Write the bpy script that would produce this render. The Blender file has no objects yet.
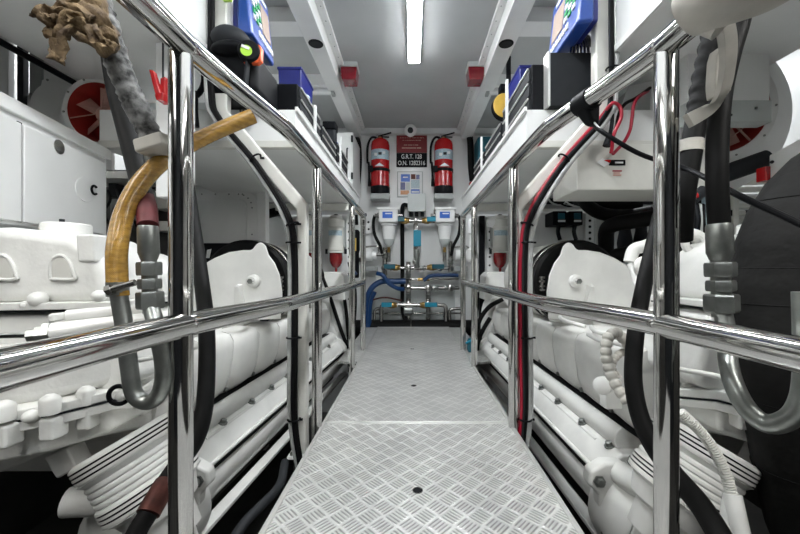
import bpy, math, random
from mathutils import Vector as V, Matrix
random.seed(7)
C = bpy.context.scene.collection
PI = math.pi
CX, CY, F, CH = 411.0, 269.0, 360.0, 0.6          # camera: vanishing point, focal length in px, height above the walkway

def W(px, py, Y):
    return V(((px-CX)*Y/F, Y, CH+(CY-py)*Y/F))

# ---------------------------------------------------------------- materials
def mat(name, col, rough=0.5, metal=0.0, noise=0.0, nscale=20, bump=0.0, coat=0.0, emit=None, es=1, trans=0, col2=None, stretch=None, bscale=None):
    m = bpy.data.materials.new(name); m.use_nodes = True
    nt = m.node_tree; b = nt.nodes['Principled BSDF']
    b.inputs['Base Color'].default_value = (*col, 1)
    b.inputs['Roughness'].default_value = rough
    b.inputs['Metallic'].default_value = metal
    b.inputs['Coat Weight'].default_value = coat
    b.inputs['Coat Roughness'].default_value = .12
    if trans: b.inputs['Transmission Weight'].default_value = trans
    if emit:
        b.inputs['Emission Color'].default_value = (*emit, 1); b.inputs['Emission Strength'].default_value = es
    if max(col) < .05: b.inputs['Specular IOR Level'].default_value = .10; b.inputs['Roughness'].default_value = max(rough, .5)
    tc = nt.nodes.new('ShaderNodeTexCoord')
    src = tc.outputs['Object']
    if stretch:
        mp = nt.nodes.new('ShaderNodeMapping'); mp.inputs['Scale'].default_value = stretch
        nt.links.new(src, mp.inputs['Vector']); src = mp.outputs['Vector']
    n = nt.nodes.new('ShaderNodeTexNoise'); n.inputs['Scale'].default_value = nscale; n.inputs['Detail'].default_value = 4
    nt.links.new(src, n.inputs['Vector'])
    c2 = col2 if col2 else tuple(c*(1-noise) for c in col)
    r = nt.nodes.new('ShaderNodeValToRGB')
    r.color_ramp.elements[0].position = .35; r.color_ramp.elements[1].position = .62
    r.color_ramp.elements[0].color = (*c2, 1); r.color_ramp.elements[1].color = (*col, 1)
    nt.links.new(n.outputs['Fac'], r.inputs['Fac']); nt.links.new(r.outputs['Color'], b.inputs['Base Color'])
    if bump:
        bp = nt.nodes.new('ShaderNodeBump'); bp.inputs['Strength'].default_value = bump; bp.inputs['Distance'].default_value = .004
        if bscale:
            n2 = nt.nodes.new('ShaderNodeTexNoise'); n2.inputs['Scale'].default_value = bscale; nt.links.new(src, n2.inputs['Vector'])
            nt.links.new(n2.outputs['Fac'], bp.inputs['Height'])
        else: nt.links.new(n.outputs['Fac'], bp.inputs['Height'])
        nt.links.new(bp.outputs['Normal'], b.inputs['Normal'])
    return m

def tread_mat():
    m = bpy.data.materials.new('tread_plate'); m.use_nodes = True
    nt = m.node_tree; b = nt.nodes['Principled BSDF']; L = nt.links
    def N(op, a, b_=None, c=None):
        n = nt.nodes.new('ShaderNodeMath'); n.operation = op
        for i, v in enumerate((a, b_, c)):
            if v is None: continue
            if isinstance(v, (int, float)): n.inputs[i].default_value = v
            else: L.new(v, n.inputs[i])
        return n.outputs[0]
    g = nt.nodes.new('ShaderNodeNewGeometry'); s = nt.nodes.new('ShaderNodeSeparateXYZ'); L.new(g.outputs['Position'], s.inputs[0])
    c = 0.0475*math.sqrt(2)
    u = N('DIVIDE', N('ADD', s.outputs[0], s.outputs[1]), c); v = N('DIVIDE', N('SUBTRACT', s.outputs[0], s.outputs[1]), c)
    u = N('ADD', u, 100); v = N('ADD', v, 100)
    fu = N('FRACT', u); fv = N('FRACT', v)
    par = N('MODULO', N('ADD', N('FLOOR', u), N('FLOOR', v)), 2)
    ip = N('SUBTRACT', 1, par)
    al = N('ADD', N('MULTIPLY', fu, par), N('MULTIPLY', fv, ip))
    ac = N('ADD', N('MULTIPLY', fv, par), N('MULTIPLY', fu, ip))
    # five bars across each cell, tapered at the ends
    w = N('ABSOLUTE', N('SINE', N('MULTIPLY', ac, 5*PI)))
    d = N('ABSOLUTE', N('SUBTRACT', al, .5))
    endm = N('SMOOTH_MIN', N('MAXIMUM', N('MULTIPLY', N('SUBTRACT', .42, d), 8), 0), 1, .1)
    h = N('MULTIPLY', N('MAXIMUM', N('MULTIPLY', N('SUBTRACT', w, .45), 2.2), 0), endm)
    h = N('MINIMUM', h, 1)
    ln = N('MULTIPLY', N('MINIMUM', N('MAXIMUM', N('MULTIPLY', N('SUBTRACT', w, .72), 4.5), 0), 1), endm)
    bp = nt.nodes.new('ShaderNodeBump'); bp.inputs['Strength'].default_value = 1; bp.inputs['Distance'].default_value = .005
    L.new(h, bp.inputs['Height']); L.new(bp.outputs['Normal'], b.inputs['Normal'])
    n = nt.nodes.new('ShaderNodeTexNoise'); n.inputs['Scale'].default_value = 7; n.inputs['Detail'].default_value = 5; L.new(g.outputs['Position'], n.inputs['Vector'])
    r = nt.nodes.new('ShaderNodeValToRGB'); r.color_ramp.elements[0].color = (.68, .68, .665, 1); r.color_ramp.elements[1].color = (.86, .86, .84, 1)
    r.color_ramp.elements[0].position = .3; r.color_ramp.elements[1].position = .7
    L.new(n.outputs['Fac'], r.inputs['Fac']); L.new(r.outputs['Color'], b.inputs['Base Color'])
    # shade and dark reflection of the bars, painted into the colour
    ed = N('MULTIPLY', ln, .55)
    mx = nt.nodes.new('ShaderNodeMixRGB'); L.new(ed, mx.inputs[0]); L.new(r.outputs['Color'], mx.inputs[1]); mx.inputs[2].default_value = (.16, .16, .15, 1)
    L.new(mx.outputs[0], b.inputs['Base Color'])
    b.inputs['Metallic'].default_value = .5; b.inputs['Roughness'].default_value = .32
    return m

M = {
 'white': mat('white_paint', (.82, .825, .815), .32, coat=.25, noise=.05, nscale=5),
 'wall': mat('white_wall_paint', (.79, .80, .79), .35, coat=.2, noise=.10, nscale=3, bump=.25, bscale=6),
 'engine': mat('white_engine_enamel', (.82, .82, .79), .30, coat=.3, noise=.13, nscale=7, bump=.10, bscale=40),
 'casting': mat('white_cast_enamel', (.80, .80, .77), .38, coat=.2, noise=.15, nscale=8, bump=.35, bscale=60),
 'blanket': mat('insulation_blanket', (.78, .775, .745), .42, noise=.12, nscale=8, bump=.35, bscale=14),
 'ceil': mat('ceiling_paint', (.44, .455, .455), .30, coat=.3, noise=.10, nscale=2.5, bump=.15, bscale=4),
 'cream': mat('cream_paint', (.66, .655, .61), .35, coat=.2, noise=.05),
 'grey': mat('grey_enamel', (.36, .38, .37), .4, noise=.08),
 'lgrey': mat('light_grey_plastic', (.50, .53, .52), .4, noise=.05),
 'steel': mat('polished_stainless', (.60, .595, .58), .08, 1.0, noise=.10, nscale=6, stretch=(1, 1, 1)),
 'pipe': mat('brushed_stainless_pipe', (.42, .41, .39), .26, 1.0, noise=.25, nscale=25),
 'zinc': mat('zinc_fitting', (.30, .315, .30), .36, .85, noise=.3, nscale=30, bump=.2),
 'alu': mat('aluminium_edge', (.62, .62, .60), .35, .6, noise=.05),
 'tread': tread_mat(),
 'rubber': mat('black_rubber', (.008, .008, .008), .55, noise=.3, nscale=18, bump=.2),
 'bigrubber': mat('ribbed_black_rubber', (.016, .016, .0155), .6, noise=.35, nscale=9, bump=.6, bscale=35),
 'black': mat('black_plastic', (.006, .0065, .008), .38, noise=.2),
 'dark': mat('dark_bilge_paint', (.055, .054, .05), .6, noise=.5, nscale=4, bump=.3),
 'dgrey': mat('dark_grey_plastic', (.025, .027, .03), .35, noise=.1),
 'red': mat('red_enamel', (.42, .006, .008), .25, coat=.4, noise=.1),
 'dred': mat('red_sign_face', (.20, .004, .008), .4, noise=.1),
 'fanred': mat('red_oxide_fan', (.46, .035, .025), .5, noise=.25, nscale=14),
 'sleeve': mat('faded_red_sleeve', (.10, .004, .007), .6, noise=.4, nscale=30),
 'fanpink': mat('worn_pink_paint', (.62, .36, .30), .5, noise=.15, nscale=14),
 'wire_red': mat('red_cable_jacket', (.34, .006, .025), .35, noise=.05),
 'lens': mat('red_glass_lens', (.20, .004, .012), .15, coat=.6, noise=.1),
 'bowl': mat('red_fuel_bowl', (.20, .003, .006), .12, coat=.6, noise=.1),
 'blue': mat('blue_plastic', (.008, .055, .30), .35, noise=.05, coat=.2),
 'dblue': mat('dark_blue_plastic', (.006, .012, .15), .35, noise=.05),
 'bluehose': mat('blue_rubber_hose', (.006, .045, .15), .4, noise=.1),
 'teal': mat('teal_plastic', (.008, .10, .14), .4, noise=.1),
 'cyan': mat('cyan_handle', (.008, .24, .36), .35, noise=.05),
 'bluelab': mat('blue_label', (.02, .12, .55), .4, noise=.02),
 'lab': mat('white_label', (.75, .76, .76), .4, noise=.04),
 'palelab': mat('pale_blue_label', (.42, .55, .62), .4, noise=.35, nscale=120),
 'green': mat('green_key', (.01, .30, .08), .4), 'lime': mat('lime_plastic', (.35, .62, .04), .4),
 'orange': mat('orange_plastic', (.75, .10, .02), .4), 'yellow': mat('yellow_plastic', (.72, .46, .08), .35, coat=.2, noise=.1),
 'screen': mat('beige_display', (.46, .36, .30), .25, noise=.05),
 'brass': mat('brass', (.40, .26, .09), .3, .9, noise=.1), 'copper': mat('corroded_copper', (.10, .028, .020), .5, .5, noise=.5, nscale=40, bump=.4),
 'rag': mat('brown_cloth', (.24, .165, .085), .9, noise=.0, nscale=30, col2=(.06, .036, .018), bump=.6, bscale=260),
 'wrap': mat('mottled_foil_wrap', (.20, .20, .195), .7, .0, nscale=60, col2=(.004, .004, .004), bump=1.0),
 'yhose': mat('amber_braided_hose', (.48, .27, .05), .22, coat=.5, noise=.35, nscale=60, stretch=(1, 1, 3)),
 'dirty': mat('dirty_white_tape', (.52, .50, .45), .5, noise=.25, nscale=15, bump=.3),
 'pvc': mat('clear_grey_conduit', (.42, .43, .42), .2, coat=.5, noise=.2, nscale=30),
 'tubelight': mat('tube_light_glow', (1, 1, 1), .5, emit=(.95, .98, 1.0), es=25),
 'filltube': mat('unseen_fill_light_glow', (1, 1, 1), .5, emit=(1, .98, .94), es=9),  # glow of the added fill lights under the girders
 'poster_o': mat('poster_orange', (.65, .28, .10), .4, noise=.3, nscale=40),
}
# fine braid bump for the amber hose
def add_wave(m, scale, strength, dist=.001, dirn='DIAGONAL'):
    nt = m.node_tree; b = nt.nodes['Principled BSDF']
    w = nt.nodes.new('ShaderNodeTexWave'); w.bands_direction = dirn; w.inputs['Scale'].default_value = scale
    tc = nt.nodes.new('ShaderNodeTexCoord'); nt.links.new(tc.outputs['Object'], w.inputs['Vector'])
    bp = nt.nodes.new('ShaderNodeBump'); bp.inputs['Strength'].default_value = strength; bp.inputs['Distance'].default_value = dist
    nt.links.new(w.outputs['Fac'], bp.inputs['Height']); nt.links.new(bp.outputs['Normal'], b.inputs['Normal'])
add_wave(M['yhose'], 190, .7, .0007); 

# ---------------------------------------------------------------- mesh builder
def frame(d):
    d = d.normalized(); a = V((0, 0, 1)) if abs(d.z) < .95 else V((1, 0, 0))
    u = d.cross(a).normalized(); v = u.cross(d).normalized()
    return u, v
def catmull(pts, res):
    pts = [V(p) for p in pts]
    if len(pts) < 3: return pts
    out = []
    P_ = [pts[0]*2-pts[1]] + pts + [pts[-1]*2-pts[-2]]
    for i in range(1, len(P_)-2):
        a, b, c, d = P_[i-1:i+3]
        for k in range(res):
            t = k/res
            out.append(.5*((2*b)+(c-a)*t+(2*a-5*b+4*c-d)*t*t+(-a+3*b-3*c+d)*t**3))
    out.append(pts[-1]); return out

class MB:
    def __init__(s): s.v = []; s.f = []
    def add(s, vs, fs):
        n = len(s.v); s.v += [V(x) for x in vs]; s.f += [tuple(i+n for i in f) for f in fs]; return s
    def hexa(s, c):   # 8 corners: bottom 4 ccw, top 4 ccw
        return s.add(c, [(3, 2, 1, 0), (4, 5, 6, 7), (0, 1, 5, 4), (1, 2, 6, 5), (2, 3, 7, 6), (3, 0, 4, 7)])
    def box(s, a, b):
        x0, x1 = sorted((a[0], b[0])); y0, y1 = sorted((a[1], b[1])); z0, z1 = sorted((a[2], b[2]))
        return s.hexa([(x0, y0, z0), (x1, y0, z0), (x1, y1, z0), (x0, y1, z0), (x0, y0, z1), (x1, y0, z1), (x1, y1, z1), (x0, y1, z1)])
    def obox(s, c, d, l, w, h, up=None):    # oriented box, length l along d
        d = V(d).normalized(); up = V(up) if up else V((0, 0, 1))
        if abs(d.dot(up.normalized())) > .97: up = V((1, 0, 0))
        u = d.cross(up).normalized(); t = u.cross(d).normalized(); c = V(c)
        q = [c + d*(i*l/2) + u*(j*w/2) + t*(k*h/2) for k in (-1, 1) for i, j in ((-1, -1), (1, -1), (1, 1), (-1, 1))]
        return s.hexa(q)
    def lathe(s, o, d, prof, n=24, caps=True):   # prof: [(t along d, r)]
        o = V(o); d = V(d).normalized(); u, v = frame(d); vs = []; fs = []
        for t, r in prof:
            for k in range(n):
                a = 2*PI*k/n; vs.append(o+d*t+(u*math.cos(a)+v*math.sin(a))*r)
        for i in range(len(prof)-1):
            for k in range(n):
                k2 = (k+1) % n; fs.append((i*n+k, i*n+k2, (i+1)*n+k2, (i+1)*n+k))
        if caps:
            fs.append(tuple(range(n))[::-1]); fs.append(tuple((len(prof)-1)*n+k for k in range(n)))
        return s.add(vs, fs)
    def cyl(s, a, b, r, n=20, r2=None):
        a = V(a); b = V(b); return s.lathe(a, b-a, [(0, r), ((b-a).length, r if r2 is None else r2)], n)
    def tube(s, pts, r, n=12, res=6, rf=None, smooth=True):
        p = catmull(pts, res) if smooth else [V(q) for q in pts]
        N_ = len(p); tan = []
        for i in range(N_):
            tan.append((p[min(i+1, N_-1)]-p[max(i-1, 0)]).normalized())
        u, v = frame(tan[0]); vs = []; fs = []
        for i in range(N_):
            if i: 
                u = (u - tan[i]*u.dot(tan[i])).normalized()
            v = tan[i].cross(u)
            rr = r if rf is None else rf(i/(N_-1))
            for k in range(n):
                a = 2*PI*k/n; vs.append(p[i]+(u*math.cos(a)+v*math.sin(a))*rr)
        for i in range(N_-1):
            for k in range(n):
                k2 = (k+1) % n; fs.append((i*n+k, i*n+k2, (i+1)*n+k2, (i+1)*n+k))
        fs.append(tuple(range(n))[::-1]); fs.append(tuple((N_-1)*n+k for k in range(n)))
        return s.add(vs, fs)
    def torus(s, c, d, R, r, n=28, m=10, sx=1, sy=1):
        c = V(c); d = V(d).normalized(); u, v = frame(d); vs = []; fs = []
        for i in range(n):
            a = 2*PI*i/n; e = u*math.cos(a)*sx+v*math.sin(a)*sy
            for k in range(m):
                b = 2*PI*k/m; vs.append(c+e*(R+r*math.cos(b))+d*r*math.sin(b))
        for i in range(n):
            for k in range(m):
                fs.append((i*m+k, ((i+1) % n)*m+k, ((i+1) % n)*m+(k+1) % m, i*m+(k+1) % m))
        return s.add(vs, fs)
    def prism(s, poly, ext):      # poly: list of 3D points (planar), ext: vector
        p = [V(q) for q in poly]; e = V(ext); n = len(p)
        fs = [tuple(range(n))[::-1], tuple(range(n, 2*n))]
        for i in range(n): j = (i+1) % n; fs.append((i, j, n+j, n+i))
        return s.add(p+[q+e for q in p], fs)
    def ball(s, c, rx, ry=None, rz=None, n=16, m=10, noise=0):
        ry = ry or rx; rz = rz or rx; c = V(c); vs = []; fs = []
        for i in range(1, m):
            a = PI*i/m
            for k in range(n):
                b = 2*PI*k/n; f = 1+noise*random.uniform(-1, 1)
                vs.append(c+V((rx*math.sin(a)*math.cos(b), ry*math.sin(a)*math.sin(b), rz*math.cos(a)))*f)
        t = len(vs); vs += [c+V((0, 0, rz)), c-V((0, 0, rz))]
        for i in range(m-2):
            for k in range(n): fs.append((i*n+k, (i+1)*n+k, (i+1)*n+(k+1) % n, i*n+(k+1) % n))
        for k in range(n): fs.append((t, k, (k+1) % n)); fs.append((t+1, (m-2)*n+(k+1) % n, (m-2)*n+k))
        return s.add(vs, fs)
    def map(s, fn): s.v = [V(fn(q)) for q in s.v]; return s

WL = {}
def put(name, mb, m, parent=None, bevel=0, sub=0, segs=2, ang=35, label=None):
    me = bpy.data.meshes.new(name)
    xs = [q.x for q in mb.v]; ys = [q.y for q in mb.v]; zs = [q.z for q in mb.v]
    c = V(((min(xs)+max(xs))/2, (min(ys)+max(ys))/2, min(zs)))
    me.from_pydata([q-c for q in mb.v], [], mb.f)
    import bmesh
    bm = bmesh.new(); bm.from_mesh(me); bmesh.ops.recalc_face_normals(bm, faces=bm.faces); bm.to_mesh(me); bm.free()
    for p in me.polygons: p.use_smooth = True
    me.set_sharp_from_angle(angle=math.radians(ang))
    me.materials.append(M[m] if isinstance(m, str) else m)
    o = bpy.data.objects.new(name, me); C.objects.link(o); WL[o.name] = c
    if parent: o.parent = parent; o.location = c-WL[parent.name]
    else: o.location = c
    if bevel:
        b = o.modifiers.new('bevel', 'BEVEL'); b.width = bevel; b.segments = segs; b.limit_method = 'ANGLE'; b.angle_limit = math.radians(ang); b.harden_normals = True
    if sub:
        b = o.modifiers.new('sub', 'SUBSURF'); b.levels = sub; b.render_levels = sub
    if label: o['label'] = label
    return o
def thing(name, label, cat, loc, group=None):
    o = bpy.data.objects.new(name, None); C.objects.link(o); o.location = V(loc); WL[o.name] = V(loc)
    o.empty_display_size = .05
    o['label'] = label; o['category'] = cat
    if group: o['group'] = group
    return o
def tag(o, label, cat, group=None):
    o['label'] = label; o['category'] = cat
    if group: o['group'] = group
    return o
def struct(name, mb, m, **k):
    o = put(name, mb, m, **k); o['kind'] = 'structure'; return o
def text(name, s, loc, size, m, parent, rot=(PI/2, 0, 0), align='CENTER', ext=.0006, bold=0, fit=None):
    cu = bpy.data.curves.new(name, 'FONT'); cu.body = s; cu.size = size; cu.align_x = align; cu.align_y = 'CENTER'; cu.extrude = ext; cu.offset = bold
    o = bpy.data.objects.new(name, cu); C.objects.link(o)
    dg = bpy.context.evaluated_depsgraph_get()
    me = bpy.data.meshes.new_from_object(o.evaluated_get(dg))
    bpy.data.objects.remove(o)
    if fit:
        k = fit/max(1e-6, max(q.co.x for q in me.vertices)-min(q.co.x for q in me.vertices))
        for q in me.vertices: q.co.x *= k
    me.materials.clear(); me.materials.append(M[m])
    o = bpy.data.objects.new(name, me); C.objects.link(o); o.rotation_euler = rot
    WL[o.name] = V(loc)
    if parent: o.parent = parent; o.location = V(loc)-WL[parent.name]
    else: o.location = loc
    return o
SIDES = ((-1, 'left'), (1, 'right'))
# ================================================================ SETTING
struct('floor', MB().box((-2.35, -1.65, -.66), (2.35, 4.1, -.6)), 'dark')
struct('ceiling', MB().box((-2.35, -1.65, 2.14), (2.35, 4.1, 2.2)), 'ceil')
struct('wall_back', MB().box((-2.35, 4.0, -.6), (2.35, 4.1, 2.14)), 'wall')
struct('wall_front', MB().box((-2.35, -1.7, -.6), (2.35, -1.6, 2.14)), 'dgrey')
struct('wall_left', MB().box((-2.4, -1.6, -.6), (-2.3, 4.0, 2.14)), 'wall')
struct('wall_right', MB().box((2.3, -1.6, -.6), (2.4, 4.0, 2.14)), 'wall')
tn = 0
def trim(mb, m, **k):
    global tn; tn += 1
    return struct('trim_%d' % tn, mb, m, **k)
trim(MB().box((-2.3, 3.93, 2.08), (2.3, 4.0, 2.14)), 'wall')
for s, side in SIDES:
    # long ceiling beam: flange with rivets and a deep web
    o = MB(); o.box((s*.50, -1.6, 2.115), (s*.545, 3.93, 2.14)); o.box((s*.545, -1.6, 2.02), (s*.66, 3.93, 2.14))
    b = trim(o, 'white', bevel=.004)
    for i in range(22): put('rivet', MB().lathe((s*.52, 1.2+i*.125, 2.1155), (0, 0, -1), [(0, .005), (.003, .003)], 8), 'grey', b)
    for y in (2.11, 2.84):
        trim(MB().box((s*.66, y, 2.05), (s*2.3, y+.14, 2.14)), 'white', bevel=.004)
    # deep box girder over each engine
    trim(MB().box((s*.775, -1.6, 1.42), (s*1.45, 1.78, 2.14)), 'wall', bevel=.006)
    trim(MB().box((s*.768, -1.6, 1.42), (s*.775, 1.78, 1.445)), 'white')
    # hull-side ledge and lower tank top behind the engines
    trim(MB().box((s*1.75, -1.6, -.6), (s*2.3, 4, .2)), 'dark')
    # round black deckhead vents
    y = 2.35
    t = thing('ceiling_speaker', 'small round black speaker in the %s ceiling beam' % side, 'speaker', (s*.60, 2.27, 2.0))
    put('rim', MB().lathe((s*.60, 2.27, 2.021), (0, 0, -1), [(0, .047), (.004, .044), (.004, .036)], 24), 'black', t)
    put('grille', MB().lathe((s*.60, 2.27, 2.018), (0, 0, -1), [(0, .036), (.003, .034)], 24), 'dgrey', t)
# transverse partial bulkheads
trim(MB().box((-2.3, 2.4, -.6), (-.985, 2.44, 1.16)), 'wall')
trim(MB().box((-1.02, 2.38, -.6), (-.96, 2.44, 1.16)), 'white', bevel=.004)
trim(MB().box((.80, 2.55, -.6), (2.3, 2.59, 1.0)), 'wall')
for s in (-1, 1):
    trim(MB().box((s*.52, 3.02, -.6), (s*1.75, 3.06, 1.04)), 'wall')
    trim(MB().box((s*.455, 2.74, 1.045), (s*1.6, 2.80, 1.10)), 'cream', bevel=.003)
# hatch frame on the left bulkhead
def rrect(x0, x1, z0, z1, r, n=6):
    pts = []
    for cx, cz, a0 in ((x1-r, z1-r, 0), (x0+r, z1-r, PI/2), (x0+r, z0+r, PI), (x1-r, z0+r, 1.5*PI)):
        for k in range(n+1):
            a = a0+k*PI/2/n; pts.append((cx+r*math.cos(a), cz+r*math.sin(a)))
    return pts
def ring_plate(x0, x1, z0, z1, r, w, y, d):
    a = rrect(x0, x1, z0, z1, r); b = rrect(x0+w, x1-w, z0+w, z1-w, max(r-w, .01)); n = len(a); mb = MB()
    vs = [(x, y, z) for x, z in a]+[(x, y, z) for x, z in b]+[(x, y-d, z) for x, z in a]+[(x, y-d, z) for x, z in b]; fs = []
    for i in range(n):
        j = (i+1) % n
        fs += [(2*n+i, 2*n+j, 3*n+j, 3*n+i), (i, 2*n+i, 2*n+j, j), (n+i, n+j, 3*n+j, 3*n+i)]
    return mb.add(vs, fs)
t = thing('access_hatch', 'white bolted access hatch with rounded corners in the bulkhead behind the left engine', 'hatch', (-1.35, 2.4, .2))
x0 = (192-CX)*2.4/F; x1 = (253-CX)*2.4/F; z1 = CH+(CY-194)*2.4/F
put('hatch_frame', ring_plate(x0-.25, x1+.03, .1, z1+.03, .11, .065, 2.4, .008), 'white', t)
put('hatch_cover', MB().prism([(x, 2.4, z) for x, z in rrect(x0-.18, x1-.04, .17, z1-.04, .06)], (0, -.014, 0)), 'wall', t, bevel=.003)
for x, z in rrect(x0-.22, x1-.003, .13, z1-.003, .09, 4)+[(x0-.2+i*.09, z1-.003) for i in range(7)]+[(x1-.003, .2+i*.09) for i in range(8)]:
    put('bolt', MB().lathe((x, 2.393, z), (0, -1, 0), [(0, .006), (.004, .004)], 8), 'zinc', t)

# ================================================================ LIGHTS
def tube_fixture(label, x, y0, y1, z, w=.10, gl='tubelight'):
    t = thing('ceiling_light', label, 'light', (x, (y0+y1)/2, z-.06))
    put('housing', MB().box((x-w/2-.001, y0-.012, z-.046), (x+w/2+.001, y1+.012, z)), 'white', t, bevel=.004)
    put('diffuser', MB().prism([(x-w/2, y0, z-.0462), (x-w/2*.92, y0, z-.054), (x+w/2*.92, y0, z-.054), (x+w/2, y0, z-.0462)], (0, y1-y0, 0)), gl, t, bevel=.004)
tube_fixture('bright white tube light on the ceiling above the walkway', .022, 1.45, 2.60, 2.14, .085)
tube_fixture('added fill tube light, unseen on the ceiling behind the camera', .022, -.9, .2, 2.14, .085)  # out of view, added for general fill
tube_fixture('added fill tube light, unseen on the ceiling directly above the camera', .022, .3, 1.35, 2.14, .085)  # added out of view to brighten the near engines and cabinet doors
tube_fixture('added fill tube light, unseen under the left box girder', -.92, -.7, .5, 1.42, .12, 'filltube')  # unseen, added to lift the left outboard side
tube_fixture('added fill tube light, unseen under the right box girder', .92, -.7, .5, 1.42, .12, 'filltube')  # unseen, added to lift the right outboard side
for s, side in SIDES:
    tube_fixture('added fill tube light, unseen on the %s ceiling behind the box girder' % side, s*1.7, 2.2, 2.9, 2.14, .10)  # extra outboard fill, kept out of sight
w = bpy.data.worlds.new('w'); bpy.context.scene.world = w; w.use_nodes = True
w.node_tree.nodes['Background'].inputs[0].default_value = (.5, .55, .6, 1); w.node_tree.nodes['Background'].inputs[1].default_value = .3

# ================================================================ WALKWAY
XL, XR, YS = -.345, .392, 1.405
def plate(label, ya, yb, holes):
    t = thing('walkway_plate', label, 'walkway plate', ((XL+XR)/2, (ya+yb)/2, -.02))
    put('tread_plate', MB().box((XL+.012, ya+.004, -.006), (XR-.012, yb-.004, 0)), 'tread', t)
    for nm, a, b in (('l', (XL, ya, -.03), (XL+.014, yb, .004)), ('r', (XR-.014, ya, -.03), (XR, yb, .004)), ('n', (XL+.014, ya, -.03), (XR-.014, ya+.01, .003)), ('f', (XL+.014, yb-.01, -.03), (XR-.014, yb, .003))):
        put('edge_trim', MB().box(a, b), 'alu', t, bevel=.002)
    for x, y in holes:
        put('bolt_hole', MB().lathe((x, y, -.004), (0, 0, 1), [(0, .0125), (.0046, .0125)], 20), 'black', t)
        put('hole_ring', MB().torus((x, y, .0005), (0, 0, 1), .0135, .0012, 20, 6), 'pipe', t)
plate('near half of the diamond plate aluminium walkway', -.6, YS, ((.018, .975),))
plate('far half of the diamond plate aluminium walkway', YS+.003, 3.72, ((.014, 1.85), (.01, 2.7)))
for s in (-1, 1):
    x0 = XL-.002 if s < 0 else XR+.002
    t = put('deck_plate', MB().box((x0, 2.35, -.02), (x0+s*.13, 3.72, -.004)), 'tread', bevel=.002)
    tag(t, 'narrow deck plate beside the far end of the walkway, %s side' % ('left' if s < 0 else 'right'), 'deck plate')
t = thing('steel_bearers', 'dark steel frame carrying the walkway above the bilge', 'frame', (0, 1.5, -.6))
for x in (XL+.03, XR-.03):
    put('bearer', MB().box((x-.02, -.6, -.12), (x+.02, 3.72, -.0305)), 'dark', t)
    for y in (-.3, .5, 1.25, 2.2, 3.2): put('leg', MB().box((x-.02, y, -.6), (x+.02, y+.05, -.12)), 'dark', t)
put('side_plate', MB().box((XL+.0, .9, -.35), (XL+.01, 1.25, -.0305)), 'grey', t)
# black transverse duct at the end of the walkway
t = thing('bilge_duct', 'black lagged duct crossing in front of the back wall at deck level', 'duct', (0, 3.86, -.3))
put('lagging', MB().cyl((-1.5, 3.86, -.03), (1.5, 3.86, -.03), .085, 24), 'rubber', t)
put('saddle', MB().torus((0, 3.86, -.03), (1, 0, 0), .088, .006), 'pipe', t)
put('support', MB().box((-.6, 3.83, -.6), (-.55, 3.88, -.1)).box((.55, 3.83, -.6), (.6, 3.88, -.1)), 'dark', t)

# ================================================================ HANDRAILS
R = .0225
def rail(side, s, xn, xf, posts):
    t = thing('handrail', 'polished stainless handrail with two rails along the %s edge of the walkway' % side, 'handrail', (s*xf, 1.3, -.05))
    def path(z, endx, ye):
        p = [(s*(xn+.01), -1.1, z), (s*(xn+.004), -.2, z), (s*xn, .55, z), (s*(xn-.003), .66, z)]
        p += [(s*(xn*.62+xf*.38), .80, z), (s*(xn*.15+xf*.85), .96, z), (s*xf, 1.08, z), (s*xf, 1.6, z), (s*xf, ye-.1, z), (s*xf, ye, z)]
        return p
    ye = 2.62
    top = path(1.0, 0, ye)+[(s*xf, ye+.05, .985), (s*xf, ye+.062, .93)]
    put('top_rail', MB().tube(top, R, 20, 8), 'steel', t)
    put('mid_rail', MB().tube(path(.5, 0, ye), R*.98, 20, 8), 'steel', t)
    for i, (y, x, zt) in enumerate(posts):
        put('post', MB().cyl((s*x, y, -.2), (s*x, y, zt), .0195 if i == 0 else .0190, 24), 'steel', t)
        put('collar', MB().lathe((s*x, y, .93 if zt > .9 else .93), (0, 0, 1), [(0, .0235), (.012, .0235)], 24) if 0 else MB().lathe((s*x, y, -.2), (0, 0, 1), [(0, .04), (.008, .04), (.012, .026)], 24), 'pipe', t)
    put('end_post', MB().tube([(s*xf, ye+.062, .935), (s*xf, ye+.062, .5), (s*xf, ye+.062, -.02)], R*.9, 16, 4), 'steel', t)
    return t
rail('left', -1, .406, .356, [(.643, .411, .985), (1.37, .358, .985), (2.18, .358, .985)])
rail('right', 1, .454, .388, [(.643, .456, .985), (1.37, .390, .985), (2.22, .390, .985)])

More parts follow.
